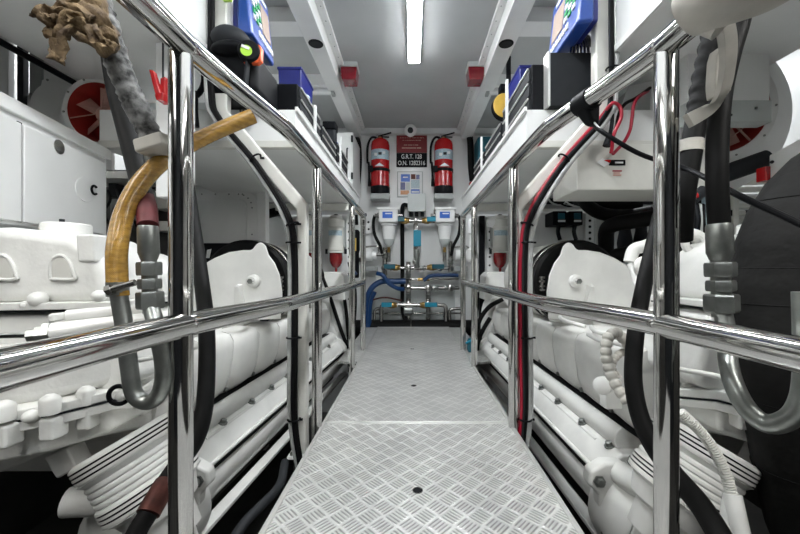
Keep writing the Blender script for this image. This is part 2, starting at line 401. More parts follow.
# ================================================================ BENT WHITE PILLARS AND CABLES
def tie(p, d, r, parent):
    m = MB().torus(p, d, r*.8, .0035, 16, 6); m.obox(V(p)+V((r*.8+.004, -.002, 0)), (1, 0, 0), .014, .007, .007)
    put('cable_tie', m, 'black', parent)
for s, side in SIDES:
    YP = 1.40
    xf = .420 if s < 0 else .410
    xt = .735
    t = thing('frame_pillar', 'white painted pillar that bends out from the walkway edge up to the ceiling, %s side' % side, 'pillar', (s*xf, YP, -.12))
    a = [(s*xf, -.11), (s*xf, .84), (s*xt, 1.20), (s*xt, 2.14)]
    w = .019; wt = .028
    # one continuous outline so the bends stay mitred
    L = [(a[0][0]-s*w, a[0][1]), (a[1][0]-s*w, a[1][1]+.012), (a[2][0]-s*wt, a[2][1]+.012), (a[3][0]-s*wt, a[3][1])]
    Rr = [(a[3][0]+s*wt, a[3][1]), (a[2][0]+s*wt, a[2][1]-.012), (a[1][0]+s*w, a[1][1]-.012), (a[0][0]+s*w, a[0][1])]
    put('column', MB().prism([(x, YP-.022, z) for x, z in L+Rr], (0, .044, 0)), 'cream', t, bevel=.009, segs=3, ang=50)
    put('foot_plate', MB().box((s*(xf-.05), YP-.04, -.122), (s*(xf+.05), YP+.05, -.11)), 'white', t, bevel=.003)
    for dx in (-.035, .035): put('foot_bolt', MB().cyl((s*xf+dx, YP-.025, -.11), (s*xf+dx, YP-.025, -.1), .008, 6), 'zinc', t)
    put('support', MB().box((s*(xf-.03), YP-.02, -.6), (s*(xf+.03), YP+.03, -.122)), 'dark', t)
    def run(off, yo, top=2.1, bot=-.3):
        return [(s*(xt+off), YP-yo, top), (s*(xt+off), YP-yo, 1.6), (s*(xt+off), YP-yo, 1.27), (s*(xt+off*.9-.03), YP-yo, 1.165), (s*(xf+.14+off), YP-yo, .99), (s*(xf+.025+off), YP-yo, .80), (s*(xf+off), YP-yo, .65), (s*(xf+off), YP-yo, .3), (s*(xf+off*.9), YP-yo, 0), (s*(xf+off*.5-.05), YP-yo-.02, bot)]
    if s < 0:
        specs = [('black ribbed cable strapped to the left white pillar', 'rubber', .018, .036, .0095), ('grey clear conduit strapped to the left white pillar', 'pvc', .040, .030, .0105), ('thin black cable beside the conduit on the left white pillar', 'black', .027, .041, .005)]
    else:
        specs = [('red cable running down the right white pillar', 'wire_red', .006, .036, .0070), ('black cable in the middle of the bundle on the right white pillar', 'rubber', .023, .036, .009), ('grey clear conduit on the right white pillar', 'pvc', .043, .032, .011), ('thin dark cable behind the red one on the right pillar', 'dgrey', .013, .043, .004)]
    objs = []
    for lab, m, off, yo, r in specs:
        o = thing('cable', lab, 'cable', (s*(xf+off), YP-yo, -.3))
        top = 2.1 if not (s > 0 and m == 'wire_red') else 1.42
        pts_ = run(off, yo, top)
        if top < 2: pts_ = [(s*(xt+off+.02), YP-yo, 1.235)]+pts_[3:]
        put('sheath', MB().tube(pts_, r, 12, 8), m, o); objs.append(o)
    for z, x in ((1.75, xt+.03), (1.36, xt+.03), (.70, xf+.03), (.34, xf+.028), (.03, xf+.024)):
        tie((s*x, YP-.034, z), (0, 0, 1), .028, objs[0])
    tie((s*(xf+.17), YP-.034, 1.02), (1*s, 0, 1.2), .028, objs[0])
    tie((s*(xf+.03), YP-.034, .77), (.5*s, 0, 1.5), .028, objs[0])
# ================================================================ ENGINES
def engine(s, side):
    dx, dz = (.092, .014) if s < 0 else (-.042, .014)
    xb = .64 if s < 0 else .57
    dxs = dx
    def E(o, Y, z): return V((s*(xb+o)+dxs*(Y-1.12), Y, z+dz*(Y-1.12)))
    t = thing('diesel_engine', 'white painted marine diesel engine on the %s of the walkway' % side, 'engine', E(.5, 1.9, -.6))
    def ext(poly, ya, yb, name, m='engine', bevel=.006, **k):
        a = [E(o, ya, z) for o, z in poly]; d = E(0, yb, 0)-E(0, ya, 0)
        return put(name, MB().prism(a, d), m, t, bevel=bevel, **k)
    # block and sump
    ext([(.16, -.22), (.16, .10), (.30, .33), (.60, .33), (.60, -.22), (.55, -.45), (.35, -.45)], 1.42, 2.72, 'engine_block', 'casting')
    ext([(.16, .02), (.16, .10), (.30, .33), (.60, .33), (.60, .02)], 1.03, 1.415, 'bell_housing', 'casting')
    # oil cooler barrel with ribs
    cyl = MB(); cyl.cyl(E(.105, 1.08, -.10), E(.105, 2.70, -.10), .10, 40)
    put('cooler_barrel', cyl, 'engine', t, bevel=.01)
    # housing above barrel
    ext([(.018, -.048), (.012, -.030), (.030, .008), (.048, .030), (.062, .042), (.090, .042), (.16, .04), (.18, -.10), (.10, -.10)], 1.08, 2.70, 'upper_housing', 'engine', .008, segs=3)
    put('pipe_rail', MB().cyl(E(.105, 1.12, .066), E(.105, 2.68, .066), .044, 28), 'engine', t, bevel=.006)
    put('flange_rail', MB().prism([E(-.010, 1.05, -.222), E(.035, 1.05, -.222), E(.035, 1.05, -.208), E(-.010, 1.05, -.208)], E(0, 2.72, 0)-E(0, 1.05, 0)), 'engine', t, bevel=.003)
    ext([(.085, -.24), (.16, -.24), (.16, -.12), (.085, -.12)], 1.10, 2.70, 'lower_web', 'dark')
    put('ridge_bar', MB().cyl(E(.012, 1.09, -.034), E(.012, 2.70, -.034), .0085, 12), 'engine', t)
    ext([(.004, -.052), (.03, -.052), (.03, -.043), (.004, -.043)], 1.12, 2.69, 'groove_dark_strip', 'rubber', 0)  # black strip puts in the dark of the groove above the barrel
    ext([(.085, .1105), (.2, .1105), (.2, .1135), (.085, .1135)], 1.03, 2.6, 'gap_dark_strip', 'rubber', 0)  # black strip stands in for the dark gap below the insulation segments
    put('ledge_bar', MB().cyl(E(.052, 1.2, .030), E(.052, 2.6, .030), .006, 10), 'engine', t)
    # bolts on the ledge
    for Y in (1.14, 1.305, 1.50, 1.67, 1.84, 2.0, 2.16, 2.33, 2.5):
        b = MB().lathe(E(.060, Y, .040), E(-.1, 0, 1)-E(0, 0, 0)-V((0, 0, 0)), [(0, .016), (.006, .016), (.006, .011), (.016, .010), (.018, .006)], 12) if 0 else MB().lathe(E(.060, Y, .038), (-s*.35, 0, 1), [(0, .016), (.005, .016), (.005, .011), (.016, .010), (.018, .006)], 12)
        put('bolt', b, 'zinc', t)
    # end cap at the far side
    put('end_cap', MB().lathe(E(.115, 2.69, -.06), (dx, 1, 0), [(0, .135), (.03, .135), (.05, .12), (.06, .08)], 28), 'engine', t)
    # near end cover with lugs
    put('end_cover', MB().lathe(E(.135, 1.12, -.13), (0, -1, -.05), [(0, .155), (.05, .155), (.09, .15), (.15, .125), (.19, .07), (.20, .02)], 32), 'engine', t)
    lug = MB().prism([E(-.045, 1.10, .005), E(-.05, 1.10, -.035), E(-.02, 1.10, -.06), E(-.01, 1.10, -.20), E(.02, 1.10, -.235), E(.05, 1.10, -.20), E(.06, 1.10, .03), E(.0, 1.10, .03)], (0, -.045, 0))
    put('mounting_lug', lug, 'engine', t, bevel=.010, segs=3)
    for o_, z_ in ((-.022, -.02), (.075, .04), (.0, -.17)):
        put('lug_bolt', MB().lathe(E(o_, 1.054, z_), (0, -1, 0), [(0, .018), (.005, .018), (.005, .012), (.016, .011)], 6), 'zinc', t)
    put('coolant_pipe', MB().tube([E(.045, 1.06, .0), E(.05, 1.0, .005), E(.10, .93, .01), E(.2, .9, .02)], .034, 16, 6), 'engine', t)
    # insulated manifold: quilted segments
    ys = [1.02, 1.19, 1.38, 1.58, 1.78, 1.98, 2.18, 2.38, 2.58]
    prof = [(.125, .113), (.100, .135), (.088, .18), (.084, .27), (.090, .325), (.106, .350), (.14, .360), (.30, .364), (.52, .35), (.52, .113)]
    for i in range(8):
        ya, yb = ys[i]+.003, ys[i+1]-.003; mb = MB(); n = 9; k = len(prof)
        amp = .014 if i < 5 else .005
        for j in range(n):
            f = j/(n-1); Y = ya+(yb-ya)*f
            bul = amp*(math.sin(PI*f)**.6) if 0 < f < 1 else 0
            for (o_, z_) in prof:
                zc = .22
                lean = .05*(z_-.113)/.25*(-1)          # seams lean along the engine
                hh = .235-.065*min(1, max(0, (Y-1.15)/1.2)); z_ = .113+(z_-.113)*hh/.235
                q = E(o_-bul*(1 if o_ < .2 else 0), Y-lean, z_+bul*(.5 if z_ > .25 else 0))
                mb.v.append(q)
        for j in range(n-1):
            for a in range(k): b = (a+1) % k; mb.f.append((j*k+a, j*k+b, (j+1)*k+b, (j+1)*k+a))
        mb.f.append(tuple(range(k))); mb.f.append(tuple((n-1)*k+a for a in range(k)))
        sg = put('insulation_segment', mb, 'blanket', t, ang=50)
        if i < 7:
            put('lacing_hook', MB().lathe(E(.10, yb+.0, .135), (-s, 0, 0), [(0, .009), (.012, .009), (.014, .004)], 8), 'zinc', sg)
    # top deck of engine behind the manifold
    ext([(.28, .30), (.28, .40), (.60, .44), (.60, .30)], 1.0, 2.75, 'rocker_cover', 'engine', .02)
    # turbocharger housing
    mir = lambda px: px if s > 0 else 829-px
    YT = 1.6
    def T(px, py, Y=YT): return W(mir(px), py, Y)
    out = [(549, 314), (546.5, 303), (546.5, 292), (549, 275), (554, 263), (560, 255), (563, 246), (567, 242), (572, 243), (577, 250), (586, 250), (600, 252), (615, 258), (632, 268), (650, 275), (664, 285), (668, 316)]
    tb = put('turbo_cover', MB().prism([T(a, b) for a, b in out], (s*.055, .14, 0)), 'engine', t, bevel=.022, segs=4, ang=40)
    put('turbo_foot', MB().box(E(.16, 1.64, .25), E(.42, 1.86, .42)), 'casting', t, bevel=.01)
    put('oil_drain', MB().cyl(T(600, 312)+V((0, .08, 0)), T(600, 330)+V((0, .08, 0)), .03, 18), 'engine', t)
    put('lower_flange', MB().prism([T(a, b, 1.61) for a, b in ((548, 319), (548, 313), (640, 317), (640, 323))], (s*.05, .12, 0)), 'engine', t, bevel=.004)
    put('cover_boss', MB().lathe(T(575, 281)+V((0, .01, 0)), (0, -1, 0), [(0, .030), (.03, .028), (.038, .018), (.038, .012), (.05, .012)], 24), 'engine', t)
    put('cover_bolt', MB().lathe(T(575, 281)+V((0, -.03, 0)), (0, -1, 0), [(0, .013), (.014, .012)], 6), 'zinc', t)
    put('cover_rib', MB().hexa([T(583, 312)+V((0, .02, 0)), T(595, 312)+V((0, .02, 0)), T(595, 312)+V((0, .0, 0)), T(583, 312), T(586, 283)+V((0, .02, 0)), T(592, 283)+V((0, .02, 0)), T(591, 286)-V((0, .035, 0)), T(587, 286)-V((0, .035, 0))]), 'engine', t, bevel=.004)
    tp = T(584, 300)
    c = W(573 if s > 0 else 823-573, 283, 1.85)
    put('intake_hose', MB().lathe(c+V((0, -.06, 0)), (0, 1, 0), [(0, .14), (0, .205), (.012, .218), (.03, .218), (.04, .212), (.13, .212), (.14, .218), (.16, .218), (.17, .20), (.17, .14)], 48, caps=True), 'rubber', t)
    put('hose_clamp', MB().torus(c+V((0, .02, 0)), (0, 1, 0), .216, .006, 48, 8), 'pipe', t)
    cs = c+V((-s*.19, -.085, 0))
    m = MB().cyl(cs+V((0, 0, -.035)), cs+V((0, 0, .035)), .007, 10)
    for dz_ in (-.03, -.012, .012, .03): m.cyl(cs+V((0, 0, dz_-.005)), cs+V((0, 0, dz_+.005)), .014, 6)
    put('clamp_screw', m, 'pipe', t)
    put('intake_duct', MB().lathe(c+V((0, .115, 0)), (dx*.5, 1, 0), [(0, .20), (.02, .215), (.40, .215), (.52, .17), (.62, .12)], 40), 'cream', t)
    # far end: coolant elbow and header tank
    q = W(mir(492), 284, 2.75)
    put('header_tank', MB().prism([W(mir(a), b, 2.7) for a, b in ((484, 300), (485, 276), (489, 272), (505, 272), (506, 300))], (0, .2, 0)), 'engine', t, bevel=.008)
    put('coolant_elbow', MB().tube([E(.25, 2.62, .33), E(.18, 2.70, .38), E(.10, 2.76, .30), E(.09, 2.78, .1), E(.12, 2.76, -.02)], .05, 18, 6), 'engine', t)
    put('end_casting', MB().prism([E(.05, 2.7, -.2), E(.03, 2.7, .0), E(.10, 2.7, .16), E(.16, 2.7, .40), E(.5, 2.7, .46), E(.5, 2.7, -.3)], (0, .10, 0)), 'engine', t, bevel=.02, segs=3)
    # feet
    for Y in (1.25, 2.5):
        put('engine_foot', MB().box(E(.3, Y, -.6), E(.75, Y+.12, -.44)), 'dark', t)
    for i, (y0, zz) in enumerate(((1.35, .375), (1.6, .37))):
        put('drain_pipe', MB().tube([E(.13+.0*i, y0, .36), E(.10, y0-.03, .385), E(.07, y0-.12, .385), E(.12, y0-.2, .372)], .0085, 10, 6), 'engine', t)
    return t, E
EL_, EL = engine(-1, 'left')
ER_, ER = engine(1, 'right')

# ================================================================ GEARBOXES
def gearbox(s, side):
    mir = (lambda px: px) if s < 0 else (lambda px: 829-px)
    def G(px, py, Y): return W(mir(px), py, Y)
    t = thing('gearbox', 'white cast reduction gearbox in front of the %s engine' % side, 'gearbox', G(20, 560, .95))
    up = [(-90, 229), (0, 226), (40, 230), (72, 236), (92, 250), (104, 270), (108, 304), (-90, 304)]
    put('upper_casing', MB().prism([G(a, b, .88) for a, b in up], (0, .22, 0)), 'casting', t, bevel=.03, segs=4)
    put('joint_flange', MB().prism([G(a, b, .86) for a, b in ((-90, 304), (113, 302), (113, 309), (-90, 312))], (0, .26, 0)), 'casting', t, bevel=.003)
    put('joint_gasket', MB().prism([G(a, b, .87) for a, b in ((-90, 312), (112, 309), (112, 311), (-90, 314))], (0, .24, 0)), 'dgrey', t)
    mid = [(-90, 314), (112, 311), (120, 322), (126, 350), (132, 384), (100, 400), (40, 412), (-90, 425)]
    put('lower_casing', MB().prism([G(a, b, .88) for a, b in mid], (0, .24, 0)), 'casting', t, bevel=.02, segs=4)
    # breather boss and lifting lug
    f = G(67, 236, 1.0)
    put('filler_boss', MB().lathe(f-V((0, 0, .02)), (0, 0, 1), [(0, .056), (.05, .054), (.054, .05)], 32), 'casting', t)
    put('filler_plug', MB().lathe(G(62, 222, 1.0)-V((0,0,.012)), (0, 0, 1), [(0, .006), (.02, .006)], 8), 'dgrey', t)
    put('lifting_lug', MB().prism([G(77, 262, .875), G(94, 262, .875), G(93, 234, .875), (G(75, 234, .875))], (0, .08, 0)), 'casting', t, bevel=.006)
    # arched pockets: raised rims standing on the casing face
    for cx in (4, 62):
        arc = [(cx-11, 279), (cx-11.5, 268), (cx-9, 259), (cx-3, 255.5), (cx+3, 257), (cx+8, 263), (cx+11, 271), (cx+12, 279)]
        put('pocket_rim', MB().tube([G(a, b, .876) for a, b in arc+[(cx-11, 279)]], .0042, 8, 5), 'casting', t)
        put('pocket_face', MB().prism([G(a, b, .881) for a, b in arc], (0, -.006, 0)), 'grey' if 0 else 'cream', t, bevel=.002)
    for px, py, r in ((38, 299, .020), (99, 296, .016), (26, 305, .012)):
        put('casing_bolt', MB().ball(G(px, py, .868), r, r, r*.9, 14, 8), 'casting', t)
    # wide lower flange running back to the engine, bosses along it
    lo = [G(-90, 428, .78), G(0, 424, .78), G(60, 413, .80), G(112, 400, .86), G(160, 396, .98), G(168, 392, 1.1)]
    def band(pts, h0, h1, back, nm, m, bv):
        mb = MB(); n = len(pts)
        for q in pts:
            o_ = V((s*back, .10, 0))
            mb.v += [q+V((0, 0, h0)), q+V((0, 0, h1)), q+o_+V((0, 0, h1)), q+o_+V((0, 0, h0))]
        for i in range(n-1):
            for k in range(4): k2 = (k+1) % 4; mb.f.append((i*4+k, i*4+k2, i*4+4+k2, i*4+4+k))
        mb.f += [(0, 1, 2, 3), tuple(4*(n-1)+k for k in range(4))]
        return put(nm, mb, m, t, bevel=bv, segs=3)
    band(lo, .0, .022, .25, 'sump_flange', 'casting', .004)
    band(lo, -.004, 0, .24, 'sump_gasket', 'dgrey', 0)
    band([q-V((0, 0, .004)) for q in lo], -.022, 0, .25, 'sump_lip', 'casting', .004)
    sl = [q+V((s*.05, .03, -.02)) for q in lo]
    band(sl, -.085, -.004, .22, 'sump', 'casting', .016)
    sh = [q+V((s*.02, .02, .02)) for q in lo]
    band(sh, -.0, .12, .25, 'shoulder', 'casting', .03)
    for px, py, Y, r in ((3, 415, .77, .021), (50, 408, .79, .019), (86, 399, .84, .018), (112, 394, .90, .018), (140, 390, .98, .018)):
        c = G(px, py, Y)
        put('flange_boss', MB().lathe(c+V((0, 0, .018)), (0, 0, -1), [(-.012, r*.4), (-.006, r*.85), (0, r), (.03, r*.95)], 20), 'casting', t)
        put('boss_lower', MB().box(c+V((-r*.85, -.012, -.07)), c+V((r*.85, .03, -.02))), 'casting', t, bevel=.007)
    for px, py, Y in ((32, 416, .79), (36, 446, .84)):
        put('dome_bolt', MB().ball(G(px, py, Y), .018, .018, .014, 14, 8), 'casting', t)
    put('bottom_cover', MB().prism([G(a, b, .86) for a, b in ((-90, 482), (0, 474), (40, 456), (70, 446), (110, 432), (110, 410), (-90, 430))], (0, .22, 0)), 'casting', t, bevel=.012)
    put('drain_block', MB().prism([G(a, b, .88) for a, b in ((42, 458), (56, 480), (76, 468), (66, 448))], (0, .05, 0)), 'casting', t, bevel=.006)
    # grooved coupling drum
    c = G(123, 438, .90); DK = .74
    ax = V((-s*.50, .0, -.84)).normalized()
    prof = [(0, .05), (0, .135), (.006, .150)]
    tt = .006
    def groove(n, r, p):
        nonlocal tt
        for _ in range(n): prof.extend([(tt+p*.55, r), (tt+p*.6, r-.006), (tt+p*.95, r-.006), (tt+p, r)]); tt += p
    groove(4, .152, .010)
    prof.extend([(tt+.004, .146), (tt+.012, .138)]); tt += .012
    for _ in range(4): prof.extend([(tt+.004, .141), (tt+.010, .141), (tt+.014, .136)]); tt += .014
    prof.extend([(tt+.004, .146)]); tt += .004
    groove(4, .148, .010)
    prof.extend([(tt+.01, .125), (tt+.05, .105), (tt+.06, .08), (tt+.12, .07)])
    dr = put('coupling_drum', MB().lathe(c, ax, [(q, r*DK) for q, r in prof], 64), 'engine', t, ang=25)
    g = MB(); tt2 = .006
    for base in (.006, .006+.04+.012+.056+.004):
        for k in range(3): g.torus(c+ax*(base+.010*k+.0077), ax, (.1475 if base < .05 else .1435)*DK, .0022, 64, 6)
    put('drum_belts', g, 'black', t)
    put('drum_bracket', MB().prism([c+ax*.21+V((-s*x_, y_, z_)) for x_, y_, z_ in ((-.04, -.08, -.02), (.05, -.07, -.04), (.06, .02, -.06), (.02, .04, .02))], ax*.04), 'casting', t, bevel=.008)
    put('foot', MB().box(G(95, 475, 1.05), V((G(125, 0, 1.05).x, 1.12, -.6))), 'dark', t)
    return t
gearbox(-1, 'left'); gearbox(1, 'right')
# ================================================================ BACK WALL
def B(px, py, d=0.0): 
    q = W(px, py, 4.0); return V((q.x, 4.0-d, q.z))
K = 4.0/F
def extinguisher(px, side):
    x = B(px, 0).x; zb = B(0, 197).z; zt = B(0, 143).z
    yc = 4.0-.13
    t = thing('fire_extinguisher', 'red fire extinguisher strapped to the back wall, %s of the red and black sign' % side, 'fire extinguisher', (x, yc, zb))
    r = .100
    put('cylinder', MB().lathe((x, yc, zb+.06), (0, 0, 1), [(0, r), (zt-zb-.14, r), (zt-zb-.10, r*.93), (zt-zb-.075, r*.7), (zt-zb-.06, r*.35), (zt-zb-.045, r*.25)], 36), 'red', t)
    put('boot', MB().lathe((x, yc, zb), (0, 0, 1), [(0, r*.96), (.008, r*1.02), (.075, r*1.02), (.08, r)], 36), 'black', t)
    zl = B(0, 165).z
    lab = MB(); n = 16
    for i in range(n+1):
        a = PI*1.12+ (PI*.76)*i/n
        for z in (zl, zl+.105): lab.v.append(V((x+(r+.002)*math.cos(a), yc+(r+.002)*math.sin(a), z)))
    for i in range(n): lab.f.append((2*i, 2*i+2, 2*i+3, 2*i+1))
    lo = put('label', lab, 'palelab', t)
    wl = MB()
    for i in range(5):
        pass
    for k, (a0, w_) in enumerate(((-.055, .03), (-.012, .035), (.03, .03))):
        put('label_print', MB().box((x+a0, yc-r-.0045, zl+.03+.01*k), (x+a0+w_, yc-r-.0015, zl+.06+.008*k)), 'lab' if k != 1 else 'dgrey', lo)
    put('strap', MB().lathe((x, yc, B(0, 174.5).z-.016), (0, 0, 1), [(0, r+.004), (.032, r+.004)], 36), 'black', t)
    put('strap_buckle', MB().box((x-.115, yc-.10, B(0, 174).z-.03), (x-.07, yc-.05, B(0, 174).z+.03)), 'black', t, bevel=.004)
    put('arrow_mark', MB().prism([(x-.05, yc-r-.003, B(0, 172).z), (x+.05, yc-r-.003, B(0, 172).z), (x, yc-r-.006, B(0, 169).z)], (0, .006, 0)), 'lab', t)
    put('bracket', MB().box((x-.05, yc+.09, zb-.05), (x+.05, 3.995, zt-.05)).box((x-.10, yc-.08, zb-.06), (x+.10, 3.995, zb-.002)), 'grey', t, bevel=.003)
    zv = zt-.045+.0
    put('valve', MB().lathe((x, yc, zb+zt-zb-.0), (0, 0, 1), [(-.05, .028), (-.02, .030), (0, .024), (.02, .020)], 16), 'pipe', t)
    h = put('handle', MB().obox((x+.045, yc, zt+.045), (1, 0, .28), .15, .024, .010).obox((x+.035, yc, zt+.020), (1, 0, -.05), .12, .022, .009), 'black', t, bevel=.002)
    put('pull_pin', MB().torus((x-.03, yc-.02, zt+.02), (0, 1, 0), .014, .002, 16, 6), 'pipe', t)
    put('gauge', MB().cyl((x, yc-.02, zt-.01), (x, yc-.045, zt-.01), .018, 16), 'brass', t)
    put('hose', MB().tube([(x-.02, yc, zt+.0), (x-.09, yc-.01, zt+.01), (x-.135, yc, zt-.08), (x-.138, yc, zt-.25), (x-.125, yc, zl-.02), (x-.118, yc, zb+.17)], .012, 12, 6), 'rubber', t)
    put('nozzle', MB().cyl((x-.118, yc, zb+.17), (x-.116, yc, zb+.09), .014, 12, .018), 'black', t)
extinguisher(381.3, 'left'); extinguisher(442.5, 'right')
# sign
t = thing('wall_sign', 'red and black sign with white lettering high on the back wall between the extinguishers', 'sign', B(411.5, 167))
put('red_panel', MB().box(B(396.5, 153, .012), B(427, 134.5, 0)), 'dred', t, bevel=.002)
bk = put('black_panel', MB().box(B(396.5, 167.3, .016), B(427, 153.4, 0)), 'black', t, bevel=.002)
text('lettering', 'G.R.T. 128', B(411.5, 157.2, .0165), .068, 'lab', bk, fit=.225, bold=.0004)
text('lettering', 'O.N. 1282316', B(411.5, 163.6, .0165), .068, 'lab', bk, fit=.30, bold=.0004)
random.seed(3)
for py, x0, x1, h in ((138.2, 400, 424, .9), (140.7, 402.5, 421, .8), (145.4, 404, 419, .8), (148.3, 402, 421, 1.2)):
    x = x0; mb = MB()
    while x < x1:
        wd = random.uniform(.45, .8); mb.box(B(x, py+h*.5, .0135), B(min(x+wd, x1), py-h*.5, .0115)); x += wd+random.choice((.25, .25, .25, .9))
    o = put('faint_lettering', mb, 'fanpink', t); o['kind'] = 'stuff'
# poster
t = thing('poster', 'white framed notice with blue and orange pictures below the sign', 'poster', B(410, 196))
put('frame', MB().box(B(397.2, 197.3, .008), B(422.8, 171.6, 0)), 'grey', t, bevel=.002)
put('board', MB().box(B(398, 196.5, .012), B(422, 172.4, .006)), 'lab', t, bevel=.002)
for n_, m_, x0, y0, x1, y1 in (('picture', 'bluelab', 401, 174.5, 410, 182), ('picture', 'dblue', 400.5, 182.6, 405.2, 190), ('picture', 'lgrey', 405.8, 182.6, 410, 190), ('picture', 'poster_o', 400.5, 190.6, 409, 194.8), ('picture', 'copper', 411, 174.5, 415.5, 179.5), ('picture', 'palelab', 411, 180.2, 419.5, 188.4), ('picture', 'bluelab', 411, 189.5, 419.6, 194.6), ('picture', 'dblue', 416, 175, 419.6, 179.6)):
    put(n_, MB().box(B(x0, y1, .014), B(x1, y0, .0115)), m_, t)
put('caption', MB().box(B(411.6, 193.0, .0155), B(419, 191.3, .0135)), 'lab', t)
put('caption', MB().box(B(403, 178.2, .0155), B(408, 177.0, .0135)), 'lab', t)
# dome camera on the trim
c = B(410.5, 128.5, .15)
t = thing('security_camera', 'small white dome camera under the ceiling above the red sign', 'camera', c)
put('base', MB().lathe((c.x, 3.93, 2.10), (0, -1, 0), [(0, .06), (.03, .06), (.04, .05)], 24), 'white', t)
put('ball_housing', MB().ball((c.x, 3.86, 2.085), .066, n=24, m=14), 'white', t)
put('lens', MB().lathe((c.x-.001, 3.806, 2.066), (0, -1, -.25), [(0, .030), (.016, .030), (.020, .026)], 24), 'dgrey', t)
o = put('camera_cable', MB().tube([B(403, 132, .05), B(396, 129.6, .03), B(388, 130, .03), B(378, 129, .03), B(371, 130, .04)], .012, 8, 6), 'black'); tag(o, 'black cable running left from the dome camera along the top of the back wall', 'cable')
# junction box
t = thing('junction_box', 'grey electrical box on the back wall below the notice', 'junction box', B(416.5, 213))
put('box_body', MB().box(B(408.5, 213, .14), B(424.5, 197, 0)), 'lgrey', t, bevel=.006)
put('box_lid', MB().box(B(407.8, 213.5, .155), B(425.2, 196.3, .138)), 'lgrey', t, bevel=.005)
for dx_ in (-5.5, 0, 5.5): put('cable_gland', MB().cyl(B(416.5+dx_, 213, .07), B(416.5+dx_, 217.5, .07), .02, 12), 'dgrey', t)
put('conduit', MB().tube([B(409, 207, .07), B(404, 206, .07), B(402.5, 210, .07), B(402.5, 219, .06)], .022, 12, 6), 'black', t)
# twin fuel filters
def wall_filter(px, side):
    x = B(px, 0).x; y = 3.86
    t = thing('fuel_filter', 'white fuel filter with a blue label, %s of the grey junction box' % side, 'fuel filter', (x, y, B(0, 250).z))
    hd = put('filter_head', MB().box((x-.10, y-.09, B(0, 225).z), (x+.10, 3.99, B(0, 212).z)), 'white', t, bevel=.014, segs=3)
    put('head_cap', MB().box((x-.115, y-.10, B(0, 213).z), (x+.115, 3.99, B(0, 210.8).z)), 'white', t, bevel=.004)
    put('blue_label', MB().box((x-.06, y-.0935, B(0, 221).z), (x+.045, y-.088, B(0, 215).z)), 'bluelab', hd)
    put('white_print', MB().box((x-.03, y-.095, B(0, 217.3).z), (x+.035, y-.092, B(0, 216.2).z)), 'lab', hd)
    put('filter_body', MB().lathe((x, y, B(0, 226).z), (0, 0, -1), [(0, .085), (.01, .085), (.02, .072), (.10, .066), (.16, .058), (.17, .045)], 28), 'white', t)
    put('sight_bowl', MB().lathe((x, y, B(0, 240.5).z), (0, 0, -1), [(0, .058), (.03, .056), (.07, .03), (.08, .02)], 20), 'lgrey', t)
    put('drain_valve', MB().cyl((x, y, B(0, 248).z), (x, y, B(0, 253).z), .016, 10), 'brass', t)
    for sg in (-1, 1):
        put('side_port', MB().lathe((x+sg*.10, y, B(0, 217.5).z), (sg, 0, 0), [(0, .03), (.02, .03), (.022, .022), (.05, .022)], 14), 'pipe', t)
    put('side_hose', MB().tube([(x-.15, y, B(0, 217.5).z), (x-.165, y, B(0, 224).z), (x-.15, y, B(0, 236).z), (x-.09, y-.02, B(0, 247).z), (x-.07, y, B(0, 256).z)] if side == 'left' else [(x+.15, y, B(0, 217.5).z), (x+.165, y, B(0, 224).z), (x+.15, y, B(0, 236).z), (x+.09, y-.02, B(0, 247).z), (x+.07, y, B(0, 256).z)], .017, 12, 6), 'rubber', t)
    put('drain_line', MB().cyl((x, y+.02, B(0, 250).z), (x, y+.02, B(0, 262).z), .02, 12), 'pipe', t)
wall_filter(389.5, 'left'); wall_filter(443.5, 'right')
# central pipework: each run a part
t = thing('fuel_manifold', 'stainless fuel manifold of pipes and teal handled valves on the back wall', 'pipework', B(411, 325))
def pr(name, pts, r, m='pipe', d=.10, **k):
    return put(name, MB().tube([B(a, b, d) for a, b in pts], r, 12, 5, **k), m, t)
pr('vertical_pipe', [(415.5, 222), (415.5, 232), (415.5, 262)], .024)
pr('vertical_pipe', [(408.5, 262), (408.5, 280), (408.5, 318)], .024)
pr('vertical_pipe', [(427.8, 286), (427.8, 305), (427.8, 326)], .024)
pr('vertical_pipe', [(449.5, 242), (449.5, 255), (449.5, 272)], .024)
pr('vertical_pipe', [(385.5, 248), (385.5, 262), (385.5, 275)], .026)
pr('horizontal_pipe', [(386, 268), (405, 268), (455, 268)], .020, d=.09)
pr('horizontal_pipe', [(386, 279), (410, 279), (458, 279)], .012, d=.06)
pr('horizontal_pipe', [(404, 287.5), (420, 287.5), (458, 287.5)], .020, d=.11)
pr('looped_pipe', [(382.5, 327), (382.5, 308), (383.5, 304.5), (388, 303.5), (420, 303.5), (440, 303.5), (443.5, 305), (444.5, 308), (444.5, 327)], .022, d=.16)
pr('looped_pipe', [(375.5, 327), (375.5, 312), (377, 308), (382, 307)], .018, d=.13)
pr('looped_pipe', [(448.5, 327), (448.5, 312), (450, 308), (462, 307)], .018, d=.13)
pr('thin_pipe', [(373, 312.5), (400, 312.5), (460, 312.5)], .010, d=.07)
pr('thin_pipe', [(372, 299), (386, 296), (402, 299)], .009, 'copper', d=.2)
pr('cross_pipe', [(398, 222.5), (410, 222.5), (434, 222.5)], .024, d=.12)
for a, b in ((415.5, 222.5), (408.5, 268), (408.5, 287.5), (427.8, 287.5), (408.5, 303.5), (427.8, 303.5), (415.5, 262), (449.5, 287.5), (385.5, 268), (439, 268)):
    q = B(a, b, .115)
    put('pipe_joint', MB().lathe(q+V((0, -.03, 0)), (0, 1, 0), [(0, .018), (.008, .036), (.05, .036), (.06, .02)], 14), 'pipe', t)
